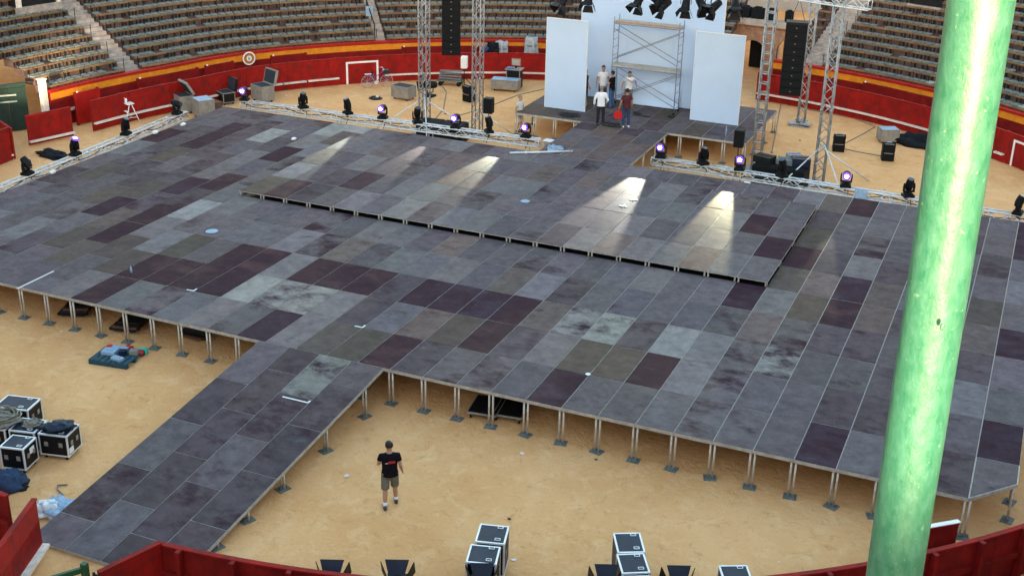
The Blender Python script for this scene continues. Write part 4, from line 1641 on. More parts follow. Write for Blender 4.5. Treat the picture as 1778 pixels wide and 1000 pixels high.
    for i in (0, 1):
        e, hd = tl(arms[i][0]), tl(arms[i][1])
        s0 = sh[i] + Vector((0.05 if i == 0 else -0.05, 0, -0.005))
        if sleeve <= 1.0:
            end = sh[i].lerp(e, sleeve)
            t.tube([s0, sh[i], sh[i].lerp(end, 0.6), end], [0.068, 0.068, 0.064, 0.066], 12)
        else:
            t.tube([s0, sh[i], sh[i].lerp(e, 0.5), e, e.lerp(hd, 0.5), e.lerp(hd, 0.95)], [0.07, 0.07, 0.068, 0.056, 0.052, 0.044], 12)
    to = part('shirt', t, shirt, root, True)
    rm = to.modifiers.new('merge', 'REMESH')
    rm.mode = 'VOXEL'
    rm.voxel_size = 0.014
    rm.use_smooth_shade = True
    sm_ = to.modifiers.new('soft', 'SMOOTH')
    sm_.iterations = 4
    # trousers or shorts
    q = MB()
    q.loft([((0, 0, 0.97), (0.150, 0, 0), (0, 0.102, 0)), ((0, 0, 0.93), (0.168, 0, 0), (0, 0.118, 0)), ((0, 0, 0.84), (0.165, 0, 0), (0, 0.118, 0))], 16)
    for i in (0, 1):
        if shorts:
            q.tube([hips[i] + Vector((0, 0, 0.02)), hips[i].lerp(knees[i], 0.55), hips[i].lerp(knees[i], 0.98)], [0.098, 0.096, 0.094], 14)
        else:
            q.tube([hips[i] + Vector((0, 0, 0.02)), hips[i].lerp(knees[i], 0.55), knees[i], knees[i].lerp(ank[i], 0.5), ank[i] + Vector((0, 0, -0.01))], [0.098, 0.09, 0.076, 0.068, 0.066], 14)
    qo = part('shorts' if shorts else 'trousers', q, legs, root, True)
    rm = qo.modifiers.new('merge', 'REMESH')
    rm.mode = 'VOXEL'
    rm.voxel_size = 0.014
    rm.use_smooth_shade = True
    for i in (0, 1):
        f = MB()
        a_ = ank[i]
        f.loft([(a_ + Vector((0, 0.085, -0.035)), (0.035, 0, 0), (0, 0, 0.042)), (a_ + Vector((0, 0.03, -0.025)), (0.046, 0, 0), (0, 0, 0.058)), (a_ + Vector((0, -0.07, -0.04)), (0.05, 0, 0), (0, 0, 0.045)), (a_ + Vector((0, -0.16, -0.055)), (0.05, 0, 0), (0, 0, 0.03)), (a_ + Vector((0, -0.20, -0.062)), (0.03, 0, 0), (0, 0, 0.02))], 12)
        part('shoe', f, shoe, root, True)
        if shorts:
            part('sock', MB().tube([a_ + Vector((0, 0, -0.01)), a_.lerp(knees[i], 0.22)], [0.047, 0.05], 12), 'sock', root, True)
    root['hand_r'] = list(hands[0])
    del root['hand_r']
    return root, hands


ppos = at(678, 876, 0)
man, _ = person('man in black T-shirt and khaki shorts walking on the sand, seen from behind', ppos, RAD(213), 'shirt_black', 'khaki', shorts=True, sleeve=0.55, stride=0.12,
                arms=(((-0.235, 0.05, 1.14), (-0.275, -0.09, 0.91)), ((0.245, -0.02, 1.17), (0.15, -0.25, 1.10))), headtilt=0.25, tall=1.0)
man.scale = (1.08, 1.08, 0.965)
# print on the back of the shirt (back is local +y)
pr = MB()
vs = []
for i in range(7):
    x = -0.11 + 0.15 * i / 6
    y = 0.137 - 0.35 * (x ** 2) * 4 * 0.25
    for z in (1.265, 1.33):
        vs.append((x, y + 0.004, z + 0.02 * (-x)))
pr.add(vs, [(2 * i, 2 * i + 1, 2 * i + 3, 2 * i + 2) for i in range(6)])
part('shirt_print', pr, 'print_red', man)
pr = MB()
vs = []
for i in range(4):
    x = 0.045 + 0.06 * i / 3
    y = 0.137 - 0.35 * (x ** 2)
    for z in (1.265, 1.285):
        vs.append((x, y + 0.004, z - 0.02 * x))
pr.add(vs, [(2 * i, 2 * i + 1, 2 * i + 3, 2 * i + 2) for i in range(3)])
part('shirt_print', pr, 'print_white', man)

person('man in white long-sleeved shirt and dark trousers, seen from behind on the platform', at(1042, 217, H), RAD(196), 'shirt_white', 'trouser_dark', 'grey_hair', sleeve=2, tall=1.02,
       arms=(((-0.30, 0.02, 1.15), (-0.24, -0.16, 0.98)), ((0.29, 0.05, 1.15), (0.30, -0.02, 0.90))))
pm, hm = person('man in maroon shirt and jeans holding a red fan-shaped object', at(1086, 221, H), RAD(212), 'shirt_maroon', 'jeans_dark', 'hair', sleeve=0.6, tall=1.0,
                arms=(((-0.25, 0.02, 1.15), (-0.27, -0.10, 0.92)), ((0.27, 0.0, 1.15), (0.30, -0.10, 0.86))), shoe='sock')
person('man in black T-shirt and blue jeans beside the scaffold', at(1061, 187, H), RAD(260), 'shirt_black', 'jeans', 'hair', sleeve=0.55, tall=0.99,
       arms=(((-0.25, -0.06, 1.15), (-0.14, -0.27, 1.02)), ((0.25, -0.06, 1.15), (0.12, -0.28, 1.0))))
person('person in white T-shirt with short dark hair, half hidden behind the white-shirted man', at(1045, 181, H), RAD(30), 'shirt_white', 'jeans_dark', 'hair', sleeve=0.5, tall=1.06)
person('person in white T-shirt bending forward behind the scaffold uprights', at(1090, 186, H), RAD(20), 'shirt_white', 'khaki', 'hair', sleeve=0.5, tall=1.02, lean=0.35,
       arms=(((-0.28, 0.05, 1.15), (-0.33, -0.02, 0.90)), ((0.30, 0.12, 1.17), (0.36, 0.02, 0.95))))
person('person in pale grey T-shirt and patterned shorts beside the platform corner', at(902, 229, 0), RAD(75), 'shirt_grey', 'shirt_grey', 'grey_hair', shorts=True, sleeve=0.5, tall=1.0)
person('person in dark shirt almost hidden behind the left white flat', at(1015, 190, H) + Vector((-0.22, 0.55, 0)), RAD(80), 'shirt_black', 'trouser_dark', 'hair', sleeve=0.5, tall=1.0)
person('person in blue shirt leaning over the passage beside the left tower', polar(24.9, 117.9), RAD(20), 'shirt_blue', 'jeans_dark', 'hair', sleeve=0.5, tall=1.15, lean=0.5,
       arms=(((-0.30, -0.15, 1.25), (-0.38, -0.36, 1.15)), ((0.30, -0.15, 1.25), (0.36, -0.36, 1.1))))
# red object in the maroon man's hand
rw = pm.matrix_basis @ hm[1]
ro = put('red_fan', MB().tube([(0, -0.02, 0), (0, 0.02, 0)], 0.20, 20).tube([(0, 0, 0.17), (0, 0, 0.34)], 0.02, 8).tube([(0, -0.035, 0), (0, 0.035, 0)], 0.07, 14).mesh('red_fan', ['plastic_red']), None, rw + Vector((-0.02, -0.05, -0.27)), (0, 0, 0.2))
tag(ro, 'round red object hanging from the hand of the man in maroon', 'object')


# ================================================================== flight cases
def flight_case(label, p, rz, sz, body='case_black', lid='case_lid', trim='trim', handles=True, castors=True, openlid=None, grp='flight cases'):
    x, y, z = sz
    root = thing('flight_case', label, 'case', p, rz, grp)
    cz = 0.12 if castors else 0.0
    bo = part('body', MB().box((0, 0, cz + (z - cz) / 2), (x - 0.02, y - 0.02, z - cz - 0.02)), body, root)
    if openlid is None:
        part('lid', MB().box((0, 0, z - 0.008), (x - 0.05, y - 0.05, 0.012)), lid, root)
    e = MB()
    w = 0.038
    for sx in (-1, 1):
        for sy in (-1, 1):
            e.box((sx * (x / 2 - w / 2), sy * (y / 2 - w / 2), cz + (z - cz) / 2), (w, w, z - cz - 2 * w))
    for zz in (cz + w / 2, z - w / 2):
        for s in (-1, 1):
            e.box((0, s * (y / 2 - w / 2), zz), (x - 2 * w, w, w))
            e.box((s * (x / 2 - w / 2), 0, zz), (w, y - 2 * w, w))
    part('edge_trim', e, trim, root)
    for sx in (-1, 1):
        for sy in (-1, 1):
            for zz in (cz + w / 2, z - w / 2):
                part('corner', MB().ball((sx * (x / 2 - w / 2), sy * (y / 2 - w / 2), zz), w * 0.85, 8), trim, root, True)
    if handles:
        for s in (-1, 1):
            h = MB()
            h.box((x * 0.22, s * y * 0.33, z + 0.004), (0.12, 0.014, 0.012))
            h.box((x * 0.22, s * y * 0.33 + 0.07, z + 0.004), (0.12, 0.014, 0.012))
            h.box((x * 0.22 - 0.055, s * y * 0.33 + 0.035, z + 0.004), (0.014, 0.07, 0.012))
            h.box((x * 0.22 + 0.055, s * y * 0.33 + 0.035, z + 0.004), (0.014, 0.07, 0.012))
            part('castor_dish', h, trim, root)
        for sx in (-1, 1):
            part('latch', MB().box((sx * x * 0.25, -y / 2 - 0.003, z * 0.62), (0.1, 0.012, 0.12)), 'case_grey', root)
            part('latch', MB().box((x / 2 + 0.003, sx * y * 0.2, z * 0.62), (0.012, 0.1, 0.12)), 'case_grey', root)
    if castors:
        for sx in (-1, 1):
            for sy in (-1, 1):
                part('castor', MB().tube([(sx * x * 0.36 - 0.02, sy * y * 0.36, 0.055), (sx * x * 0.36 + 0.02, sy * y * 0.36, 0.055)], 0.055, 10), 'black', root)
                part('castor_fork', MB().box((sx * x * 0.36, sy * y * 0.36, 0.10), (0.06, 0.05, 0.05)), 'case_grey', root)
    if openlid is not None:
        part('foam', MB().box((0, 0, z - 0.012), (x - 0.09, y - 0.09, 0.01)), 'case_foam', root)
        R = Matrix.Rotation(-openlid, 3, 'X')
        lo = MB()
        hinge = Vector((0, y / 2, z))
        c = hinge + R @ Vector((0, -y / 2, 0.06))
        lo.box(c, (x, y, 0.12), M=R)
        lp = part('lid', lo, body, root)
        li = MB()
        li.box(hinge + R @ Vector((0, -y / 2, -0.006)), (x - 0.12, y - 0.12, 0.012), M=R)
        part('lid_lining', li, 'case_foam', lp)
    return root


CS = (0.62, 0.62, 0.95)
rzc = RAD(23)
CASES = [(5.66, -5.77, 15.3, 0.65, 0.69, 0.97, 'black flight case with white edging at bottom centre, farther of the pair'),
         (5.80, -6.54, 15.7, 0.65, 0.65, 0.97, 'black flight case with white edging at bottom centre, nearer of the pair'),
         (8.44, -4.76, 27.0, 0.60, 0.74, 0.93, 'black flight case farthest back in the row right of bottom centre'),
         (8.76, -5.44, 29.0, 0.60, 0.69, 0.93, 'middle black flight case of the row right of bottom centre'),
         (9.09, -6.14, 27.0, 0.60, 0.68, 0.93, 'nearest black flight case of the row, cut by the bottom edge'),
         (10.84, -4.93, 26.0, 0.61, 0.70, 0.93, 'single black flight case at the bottom edge left of the green pole'),
         (-6.68, -6.80, 13.0, 0.64, 0.62, 0.72, 'black flight case with white label, front left of the heap at the left'),
         (-6.24, -5.86, 13.0, 0.78, 0.66, 0.72, 'black flight case with a dark jacket on top, in the heap at the left'),
         (-7.05, -6.05, 13.0, 0.70, 0.66, 0.72, 'black flight case with cables on top, second in the heap at the left'),
         (-7.85, -6.25, 13.0, 0.78, 0.68, 0.72, 'black flight case under a heap of grey cable at the left edge'),
         (-8.15, -5.25, 13.0, 0.95, 0.68, 0.72, 'black flight case farthest back at the left edge')]
for x_, y_, a_, sx_, sy_, sz_, lb_ in CASES:
    flight_case(lb_, (x_, y_, 0), RAD(a_), (sx_, sy_, sz_))
# labels on two cases
for nm in ((at(36, 774, 0.8), 0.25), (at(103, 751, 0.8), -0.28)):
    q = nm[0]
for o in list(COL.objects):
    if o.name.startswith('flight_case') and 'white label' in o.get('label', ''):
        part('paper_label', MB().box((0.323, 0.05, 0.52), (0.006, 0.2, 0.16)), 'paper', o)
    if o.name.startswith('flight_case') and 'dark jacket' in o.get('label', ''):
        part('paper_label', MB().box((0.393, -0.18, 0.27), (0.006, 0.2, 0.16)), 'paper', o)


def heap(label, name, p, r, m, squash=0.45, seed=0, cat='bundle', elong=1.0, rz=0.0, rough=0.9, cables=0, cm='cable_grey', group=None):
    """lumpy draped bundle: displaced mound plus optional loops of cable"""
    random.seed(seed + 100)
    root = thing(name, label, cat, p, rz, group)
    mb = MB()
    n, mm = 20, 9
    o = 0
    for i in range(mm + 1):
        t = (math.pi / 2) * i / mm
        for k in range(n):
            a = 2 * math.pi * k / n
            d = Vector((math.sin(t) * math.cos(a), math.sin(t) * math.sin(a), math.cos(t)))
            q = r * (1 + 0.55 * rough * mnoise.noise(d * 2.1 + Vector((seed * 3.7, 0, 0))) + 0.25 * rough * mnoise.noise(d * 5.3 + Vector((0, seed * 1.7, 0))))
            mb.v.append((d.x * q * elong, d.y * q, max(0.0, d.z * q * squash)))
    for i in range(mm):
        for k in range(n):
            k2 = (k + 1) % n
            mb.f.append((i * n + k, (i + 1) * n + k, (i + 1) * n + k2, i * n + k2))
            mb.m.append(0)
    mb.f.append(tuple(range(mm * n, mm * n + n))[::-1])
    mb.m.append(0)
    if cables == 0 or rough > 0:
        part('cover' if not cables else 'core', mb, m, root, True)
    for c in range(cables):
        rr = r * random.uniform(0.45, 0.95)
        cx, cy = random.uniform(-.25, .25) * r, random.uniform(-.25, .25) * r
        zz = r * squash * random.uniform(0.3, 1.05)
        pts = [(cx + elong * rr * math.cos(t) * (1 + .15 * math.sin(3 * t + c)), cy + rr * math.sin(t), max(0.02, zz + 0.05 * math.sin(2 * t + c * 1.7))) for t in [i * 2 * math.pi / 18 for i in range(19)]]
        part('cable_loop', MB().tube(pts, 0.02, 6), cm, root, True)
    return root


heap('dark jacket dropped on the black case at the left', 'jacket', Vector((-6.28, -5.84, 0.735)), 0.30, 'case_lid', 0.5, 3, 'jacket', 1.4, 0.4)
heap('tangle of grey cable on the second case of the left heap', 'cable_heap', Vector((-7.0, -6.0, 0.735)), 0.20, 'cable_grey', 0.35, 4, 'cable', 1.2, 0, 0.8, 4)
heap('large tangle of grey cable on the left edge case', 'cable_heap', Vector((-7.75, -6.2, 0.735)), 0.38, 'cable_grey', 0.5, 5, 'cable', 1.1, 0, 0.8, 9)
heap('dark bag on the sand behind the lower left barrier', 'bag', at(8, 842, 0), 0.45, 'jeans_dark', 0.8, 6, 'bag', 1.1)
heap('small black bag on the sand beside the dark bag', 'bag', at(28, 846, 0), 0.22, 'black', 0.6, 7, 'bag', 1.3, 0.5)
heap('crumpled white plastic sheets beside the ramp foot', 'plastic_sheet', at(100, 888, 0), 0.36, 'pale_blue', 0.55, 8, 'plastic', 1.5, 0.1, 1.6)
heap('crumpled white paper against the red gate leaf', 'paper_heap', at(84, 890, 0), 0.30, 'paper', 0.75, 9, 'paper', 1.1, 0.3, 1.6)
random.seed(31)
cb = thing('loose_cable', 'short bent brown cable on the sand above the white plastic', 'cable', at(108, 860, 0))
part('cable', MB().tube([at(98, 872, 0.03) - cb.location, at(109, 858, 0.03) - cb.location, at(100, 850, 0.03) - cb.location, at(100, 842, 0.03) - cb.location, at(117, 841, 0.03) - cb.location], 0.022, 6), 'cable_grey', cb, True)

# floor lamps at the bottom edge
for px, py, lb in ((575, 990, 'dark barn-door floor lamp at the bottom edge, leftmost'), (688, 990, 'dark barn-door floor lamp at the bottom edge below the walking man'),
                   (836, 996, 'dark floor lamp in front of the bottom centre cases'), (1052, 998, 'dark floor lamp left of the row of three cases'), (1178, 1000, 'dark floor lamp between the case row and the single case')):
    p = at(px, py + 34, 0.45)
    barn_lamp(lb, (p.x, p.y, 0.45), RAD(203), RAD(-30), None, 1.15, 'floor lamp', 'floor lamps along the near barrier', True)

# dollies under the stage front
for i, (px, py) in enumerate(((840, 712), (884, 716))):
    p = at(px, py, 0.16)
    dl = thing('wheeled_board', ['black wheeled board under the stage front, left one of two', 'black wheeled board under the stage front, right one of two'][i], 'dolly', (p.x, p.y + 0.2, 0), RAD(8), 'wheeled boards under the stage')
    part('board', MB().box((0, 0, 0.20), (0.78, 1.0, 0.05)), 'black', dl)
    part('rim', MB().box((0, -0.51, 0.20), (0.8, 0.02, 0.055)).box((0, 0.51, 0.20), (0.8, 0.02, 0.055)).box((-0.4, 0, 0.20), (0.02, 1.0, 0.055)).box((0.4, 0, 0.20), (0.02, 1.0, 0.055)), 'case_grey', dl)
    for sx in (-1, 1):
        for sy in (-1, 1):
            part('castor', MB().tube([(sx * 0.32 - 0.02, sy * 0.42, 0.065), (sx * 0.32 + 0.02, sy * 0.42, 0.065)], 0.065, 10), 'black', dl)
            part('castor_fork', MB().box((sx * 0.32, sy * 0.42, 0.14), (0.07, 0.07, 0.08)), 'case_grey', dl)

# gear stored in the dark under the left of the stage
for i, (px, py, L, lb) in enumerate(((105, 548, 1.6, 'dark stack of boards under the stage near the left edge'), (205, 572, 1.9, 'dark blue covered bundle under the stage behind the pallet'),
                                     (320, 592, 1.3, 'low dark trolley under the stage left of the ramp'))):
    p = at(px, py, 0.1)
    u = thing('stored_boards', lb, 'boards', (p.x, p.y + 0.9, 0), RAD(20 - 10 * i), 'gear stored under the stage')
    for k in range(4):
        part('board', MB().box((0.05 * k, 0, 0.12 + 0.09 * k), (0.85 - 0.04 * k, L, 0.07), 0.04 * k), ['iron', 'case_lid', 'rust', 'black'][(k + i) % 4], u)
    part('batten', MB().box((0, -L * 0.3, 0.04), (0.8, 0.1, 0.08)).box((0, L * 0.3, 0.04), (0.8, 0.1, 0.08)), 'rust', u)

# pallet with tools
pp_ = at(197, 622, 0.1)
pl = thing('pallet', 'dark blue pallet loaded with blue and red gear before the stage legs', 'pallet', (pp_.x, pp_.y + 0.15, 0), RAD(8))
for i in range(7):
    part('slat', MB().box((-0.55 + i * 0.183, 0, 0.135), (0.14, 1.0, 0.025)), 'pallet_blue', pl)
for y in (-0.45, 0, 0.45):
    part('bearer', MB().box((0, y, 0.08), (1.24, 0.1, 0.085)), 'pallet_blue', pl)
    part('skid', MB().box((0, y, 0.018), (1.24, 0.12, 0.03)), 'pallet_blue', pl)
items = [((-0.25, 0.05, 0.149), (0.42, 0.34, 0.10), 0.25, 'pale_blue', 'pale blue sheet of material lying on the pallet'), ((0.18, 0.05, 0.149), (0.20, 0.18, 0.16), 0.5, 'case_lid', 'small dark blue box on the pallet'),
         ((0.2, -0.28, 0.149), (0.36, 0.20, 0.08), -0.1, 'pale_blue', 'flat pale blue box at the front of the pallet'), ((0.45, 0.22, 0.149), (0.25, 0.2, 0.13), 0.3, 'case_grey', 'grey box at the right of the pallet'),
         ((-0.1, 0.36, 0.149), (0.5, 0.16, 0.08), 0.1, 'pale_blue', 'long pale blue box at the back of the pallet')]
for i, (c, s, rz, m, lb) in enumerate(items):
    o = put('gear_box', MB().box((0, 0, s[2] / 2), s).box((0, 0, s[2] + 0.008), (s[0] * .5, s[1] * .25, 0.016)).mesh('gear_box', [m]), None, Vector(pl.location) + Matrix.Rotation(RAD(8), 3, 'Z') @ Vector(c), (0, 0, rz))
    bevel(o, 0.012)
    tag(o, lb, 'box', 'gear on the blue pallet')
for i, (c, r, lb) in enumerate((((-0.5, 0.3, 0.149), 0.09, 'red bundle at the left back of the pallet'), ((-0.1, 0.62, 0.0), 0.15, 'orange red bundle behind the pallet'), ((0.48, 0.45, 0.1), 0.10, 'small red bundle at the right back of the pallet'))):
    heap(lb, 'red_bundle', Vector(pl.location) + Vector(c), r, 'plastic_red', 0.8, 20 + i, 'bundle', 1.3, 0.3, 1.2, group='red bundles round the pallet')
tq = put('turquoise_bag', MB().box((0, 0, 0.06), (0.36, 0.2, 0.12)).box((0.05, 0.02, 0.14), (0.2, 0.12, 0.05)).mesh('turquoise_bag', ['turquoise']), None, at(246, 613, 0), (0, 0, 0.35))
bevel(tq, 0.03)
tag(tq, 'turquoise bag on the sand beside the pallet', 'bag')

# ================================================================== things on the sand behind the stage
flight_case('grey flight case with its lid open, by the barrier below the round sign', at(457, 176, 0), RAD(-24), (1.02, 0.75, 0.86), 'case_grey', 'case_foam', 'case_grey', False, True, RAD(105))
flight_case('dark open-lidded case by the barrier left of the grey open case', at(392, 186, 0) + Vector((-0.4, 0.6, 0)), RAD(-30), (0.85, 0.65, 0.62), 'case_black', 'case_foam', 'case_grey', False, True, RAD(98))
flight_case('beige flight case at the far end of the left truss', at(345, 196, 0.2).xy.to_3d() + Vector((0.3, 0, 0)), RAD(-32), (0.95, 0.8, 0.95), 'case_grey', 'pale_blue', 'case_grey', False)
flight_case('flight case with a dark blue lid propped open behind the beige case', at(318, 178, 0.5).xy.to_3d(), RAD(-30), (1.0, 0.7, 0.9), 'case_grey', 'case_foam', 'case_grey', False, True, RAD(60))
flight_case('grey wheeled case left of the leftmost tower', at(701, 172, 0), RAD(-8), (1.05, 0.75, 0.72), 'case_grey', 'case_foam', 'case_grey', False)
flight_case('long grey case with a pale blue cover beside the rack', at(878, 157, 0), RAD(10), (1.5, 0.75, 0.62), 'case_grey', 'pale_blue', 'case_grey', False)
flight_case('grey case with a pale blue top by the right barrier', at(1540, 247, 0), RAD(28), (0.85, 0.7, 0.68), 'case_grey', 'pale_blue', 'case_grey', False)
flight_case('low brown case at the far left corner of the stage', at(372, 190, 0.3).xy.to_3d(), RAD(-20), (0.7, 0.5, 0.7), 'rust', 'rust', 'rust', False)

# step stool
ss = thing('step_stool', 'pale metal folding step stool before the left barrier', 'stool', at(226, 214, 0), RAD(-25))
for sx in (-0.25, 0.25):
    part('leg', MB().tube([(sx, -0.35, 0), (sx * 0.9, -0.05, 0.95)], 0.022, 8), 'white_clean', ss, True)
    part('leg', MB().tube([(sx, 0.40, 0), (sx * 0.9, 0.05, 0.95)], 0.022, 8), 'white_clean', ss, True)
for z, y in ((0.3, -0.25), (0.6, -0.16)):
    part('tread', MB().box((0, y, z), (0.46, 0.12, 0.03)), 'white_clean', ss)
part('top_tread', MB().box((0, 0, 0.97), (0.55, 0.35, 0.04)), 'white_clean', ss)
part('brace', MB().tube([(-0.25, -0.30, 0.2), (0.25, 0.3, 0.3)], 0.014, 6), 'white_clean', ss, True)
part('brace', MB().tube([(0.25, -0.30, 0.2), (-0.25, 0.3, 0.3)], 0.014, 6), 'white_clean', ss, True)
sb = put('spot_lamp', MB().loft([((0, 0, 0), (0.07, 0, 0), (0, 0.07, 0)), ((0, 0, 0.1), (0.09, 0, 0), (0, 0.09, 0)), ((0, 0, 0.2), (0.06, 0, 0), (0, 0.06, 0))], 12).box((0, 0, 0.22), (0.05, 0.2, 0.03)).mesh('spot_lamp', ['paper']), None, at(226, 214, 0) + Vector((-0.15, 0, 0.99)))
tag(sb, 'small white work lamp on the step stool', 'lamp')
heap('black folded cover on the sand beside the left truss', 'cover', at(92, 270, 0), 0.45, 'black_cloth', 0.45, 12, 'cover', 1.9, -0.2)

# bicycle
bk = thing('bicycle', 'purple city bicycle leaning on the barrier inside the white outline', 'bicycle', at(655, 152, 0), 0)
bk.rotation_euler = (RAD(5), 0, RAD(44))
wr = 0.335
for x in (-0.52, 0.52):
    wo_ = MB().tube([(x + wr * math.cos(t), 0, wr + wr * math.sin(t)) for t in [i * 2 * math.pi / 28 for i in range(29)]], 0.02, 6)
    ty = part('wheel', wo_, 'tyre', bk, True)
    spk = MB()
    for i in range(12):
        t = i * math.pi / 6
        spk.tube([(x, 0, wr), (x + wr * math.cos(t), 0, wr + wr * math.sin(t))], 0.004, 4)
    part('spokes', spk, 'trim', ty)
fb = MB()
BB, ST, HT, HB = (-0.07, 0, 0.29), (-0.22, 0, 0.78), (0.34, 0, 0.88), (0.38, 0, 0.68)
for a, b_ in ((BB, ST), (BB, HB), (HT, HB), ((-0.15, 0, 0.55), HT), (BB, (-0.52, 0, wr)), ((-0.2, 0, 0.7), (-0.52, 0, wr)), (HB, (0.52, 0, wr)), (HT, (0.32, 0, 1.0))):
    fb.tube([a, b_], 0.02, 8)
part('frame', fb, 'bike_paint', bk, True)
part('saddle', MB().loft([((-0.34, 0, 0.84), (0, 0.08, 0), (0, 0, 0.03)), ((-0.2, 0, 0.85), (0, 0.05, 0), (0, 0, 0.025)), ((-0.06, 0, 0.84), (0, 0.015, 0), (0, 0, 0.015))], 10), 'black', bk, True)
part('handlebar', MB().tube([(0.2, -0.27, 1.0), (0.32, -0.2, 1.03), (0.33, 0, 1.0), (0.32, 0.2, 1.03), (0.2, 0.27, 1.0)], 0.014, 8), 'trim', bk, True)
part('chain_wheel', MB().tube([(-0.07, -0.05, 0.29), (-0.07, -0.04, 0.29)], 0.10, 16), 'trim', bk)
part('basket', MB().box((0.48, 0, 0.85), (0.26, 0.3, 0.2)), 'green_door', bk)
part('mudguard', MB().tube([(-0.52 + 0.37 * math.cos(t), 0, wr + 0.37 * math.sin(t)) for t in [0.3 + i * 0.25 for i in range(10)]], 0.018, 6), 'bike_paint', bk, True)
part('rear_rack', MB().box((-0.5, 0, 0.76), (0.36, 0.14, 0.02)), 'trim', bk)

rg = thing('cable_ring', 'coil of dark cable with a white cloth lying on the sand below the bicycle', 'cable', at(652, 172, 0))
for i in range(3):
    part('loop', MB().tube([((0.34 - .05 * i) * math.cos(t), (0.30 - .05 * i) * math.sin(t), 0.03 + 0.03 * i) for t in [k * math.pi / 10 for k in range(21)]], 0.025, 6), 'cable', rg, True)
part('white_cloth', MB().ball((0.05, 0.1, 0.1), 0.08, 8, sq=(1.2, 1, 0.6)), 'paper', rg, True)

# round lamp and speaker on the sand near the left tower
barn_lamp('round dark floor lamp with a pale lens beside the leftmost tower', (at(747, 168, 0.0).x + 0.0, at(747, 168, 0.0).y, 0.62), RAD(-100), RAD(10), None, 1.25, 'floor lamp', None, True)


def monitor_speaker(label, p, rz, n=2, s=1.0):
    root = thing('floor_speaker', label, 'speaker', p, rz, 'black speakers standing on the sand')
    z = 0.0
    for i in range(n):
        h = 0.52 * s
        a = 0.0 if i < n - 1 else 0.12
        poly = [(-0.30 * s, z), (0.30 * s, z), (0.30 * s, z + h * (0.75 if i == n - 1 else 1)), (-0.16 * s, z + h), (-0.30 * s, z + h * 0.9)]
        w_ = 0.34 * s
        vs = [(-w_, y, zz) for y, zz in poly] + [(w_, y, zz) for y, zz in poly]
        m = len(poly)
        mb = MB()
        mb.add(vs, [tuple(range(m)), tuple(range(m, 2 * m))[::-1]] + [(k, m + k, m + (k + 1) % m, (k + 1) % m) for k in range(m)])
        c = part('cabinet', mb, 'black', root)
        bevel(c, 0.02)
        part('grille', MB().box((0, -0.305 * s, z + h * 0.45), (0.56 * s, 0.012, h * 0.66)), 'speaker_grille', c)
        part('panel', MB().box((0, -0.02 * s, z + h * 0.93 + 0.02), (0.30 * s, 0.16 * s, 0.02)), 'scaffold', c)
        part('strip', MB().box((0, -0.312 * s, z + h - 0.04), (0.5 * s, 0.01, 0.03)), 'case_grey', c)
        for sx in (-1, 1):
            part('handle', MB().box((sx * (w_ + 0.012), 0, z + h * 0.5), (0.024, 0.14, 0.05)), 'iron', c)
        z += h + 0.01
    return root


monitor_speaker('stack of two black floor speakers on the right sand, left one', at(1455, 262, 0), RAD(12), 2, 0.78)
monitor_speaker('stack of two black floor speakers on the right sand, in front of the grey case', at(1540, 278, 0), RAD(14), 2, 0.80)
monitor_speaker('stack of two black speakers behind the tower right of the left speaker column', at(815, 176, 0), RAD(-20), 2, 0.82)
heap('black tarpaulin heap on the sand beside the right barrier', 'tarpaulin', at(1600, 252, 0), 0.8, 'black_cloth', 0.6, 14, 'tarpaulin', 1.7, -0.3)


def pole_speaker(label, p, h, wdt=0.42, hh=0.72, m='black', rz=0.1, cat='speaker'):
    root = thing('pole_speaker', label, cat, p, rz, 'speakers on stands')
    b = part('cabinet', MB().loft([((0, 0.02, h), (wdt / 2, 0, 0), (0, wdt * 0.42, 0)), ((0, 0.02, h + hh), (wdt / 2, 0, 0), (0, wdt * 0.42, 0))], 4) if False else MB().box((0, 0, h + hh / 2), (wdt, 0.4, hh)), m, root)
    bevel(b, 0.03)
    part('grille', MB().box((0, -0.205, h + hh / 2), (wdt - 0.05, 0.012, hh - 0.06)), 'speaker_grille' if m == 'black' else m, b)
    part('pole', MB().tube([(0, 0, 0.1), (0, 0, h)], 0.022, 8), 'iron', root, True)
    for k in range(3):
        a = k * 2.094 + 0.4
        part('leg', MB().tube([(0, 0, 0.55), (0.5 * math.cos(a), 0.5 * math.sin(a), 0.02)], 0.018, 8), 'iron', root, True)
    part('collar', MB().tube([(0, 0, 0.5), (0, 0, 0.62)], 0.04, 10), 'iron', root, True)
    return root


pole_speaker('small black speaker on a tripod pole beside the left truss end', at(848, 242, 0), 1.25)
pole_speaker('small black speaker on a tripod pole before the right of the platform', at(1277, 312, 0), 1.45, 0.42, 0.75)
pole_speaker('white speaker on a stand against the far red barrier', at(806, 152, 0), 1.05, 0.34, 0.62, 'paper', 0.3)

# subwoofer crate between the left towers
def sub_stack(label, p, rz, cols, m='black'):
    root = thing('subwoofer', label, 'subwoofer', p, rz, 'black subwoofers beside the towers')
    for i in range(cols):
        c = part('cabinet', MB().box(((i - (cols - 1) / 2) * 1.12, 0, 0.42), (1.1, 1.05, 0.82)), m, root)
        bevel(c, 0.02)
        part('grille', MB().box(((i - (cols - 1) / 2) * 1.12, -0.53, 0.43), (1.0, 0.02, 0.70)), 'speaker_grille', c)
        part('castor_board', MB().box(((i - (cols - 1) / 2) * 1.12, 0, 0.85), (1.0, 0.95, 0.03)), 'black_cloth', c)
        for sx in (-1, 1):
            part('handle', MB().box(((i - (cols - 1) / 2) * 1.12 + sx * 0.42, -0.545, 0.55), (0.1, 0.02, 0.16)), 'iron', c)
    return root


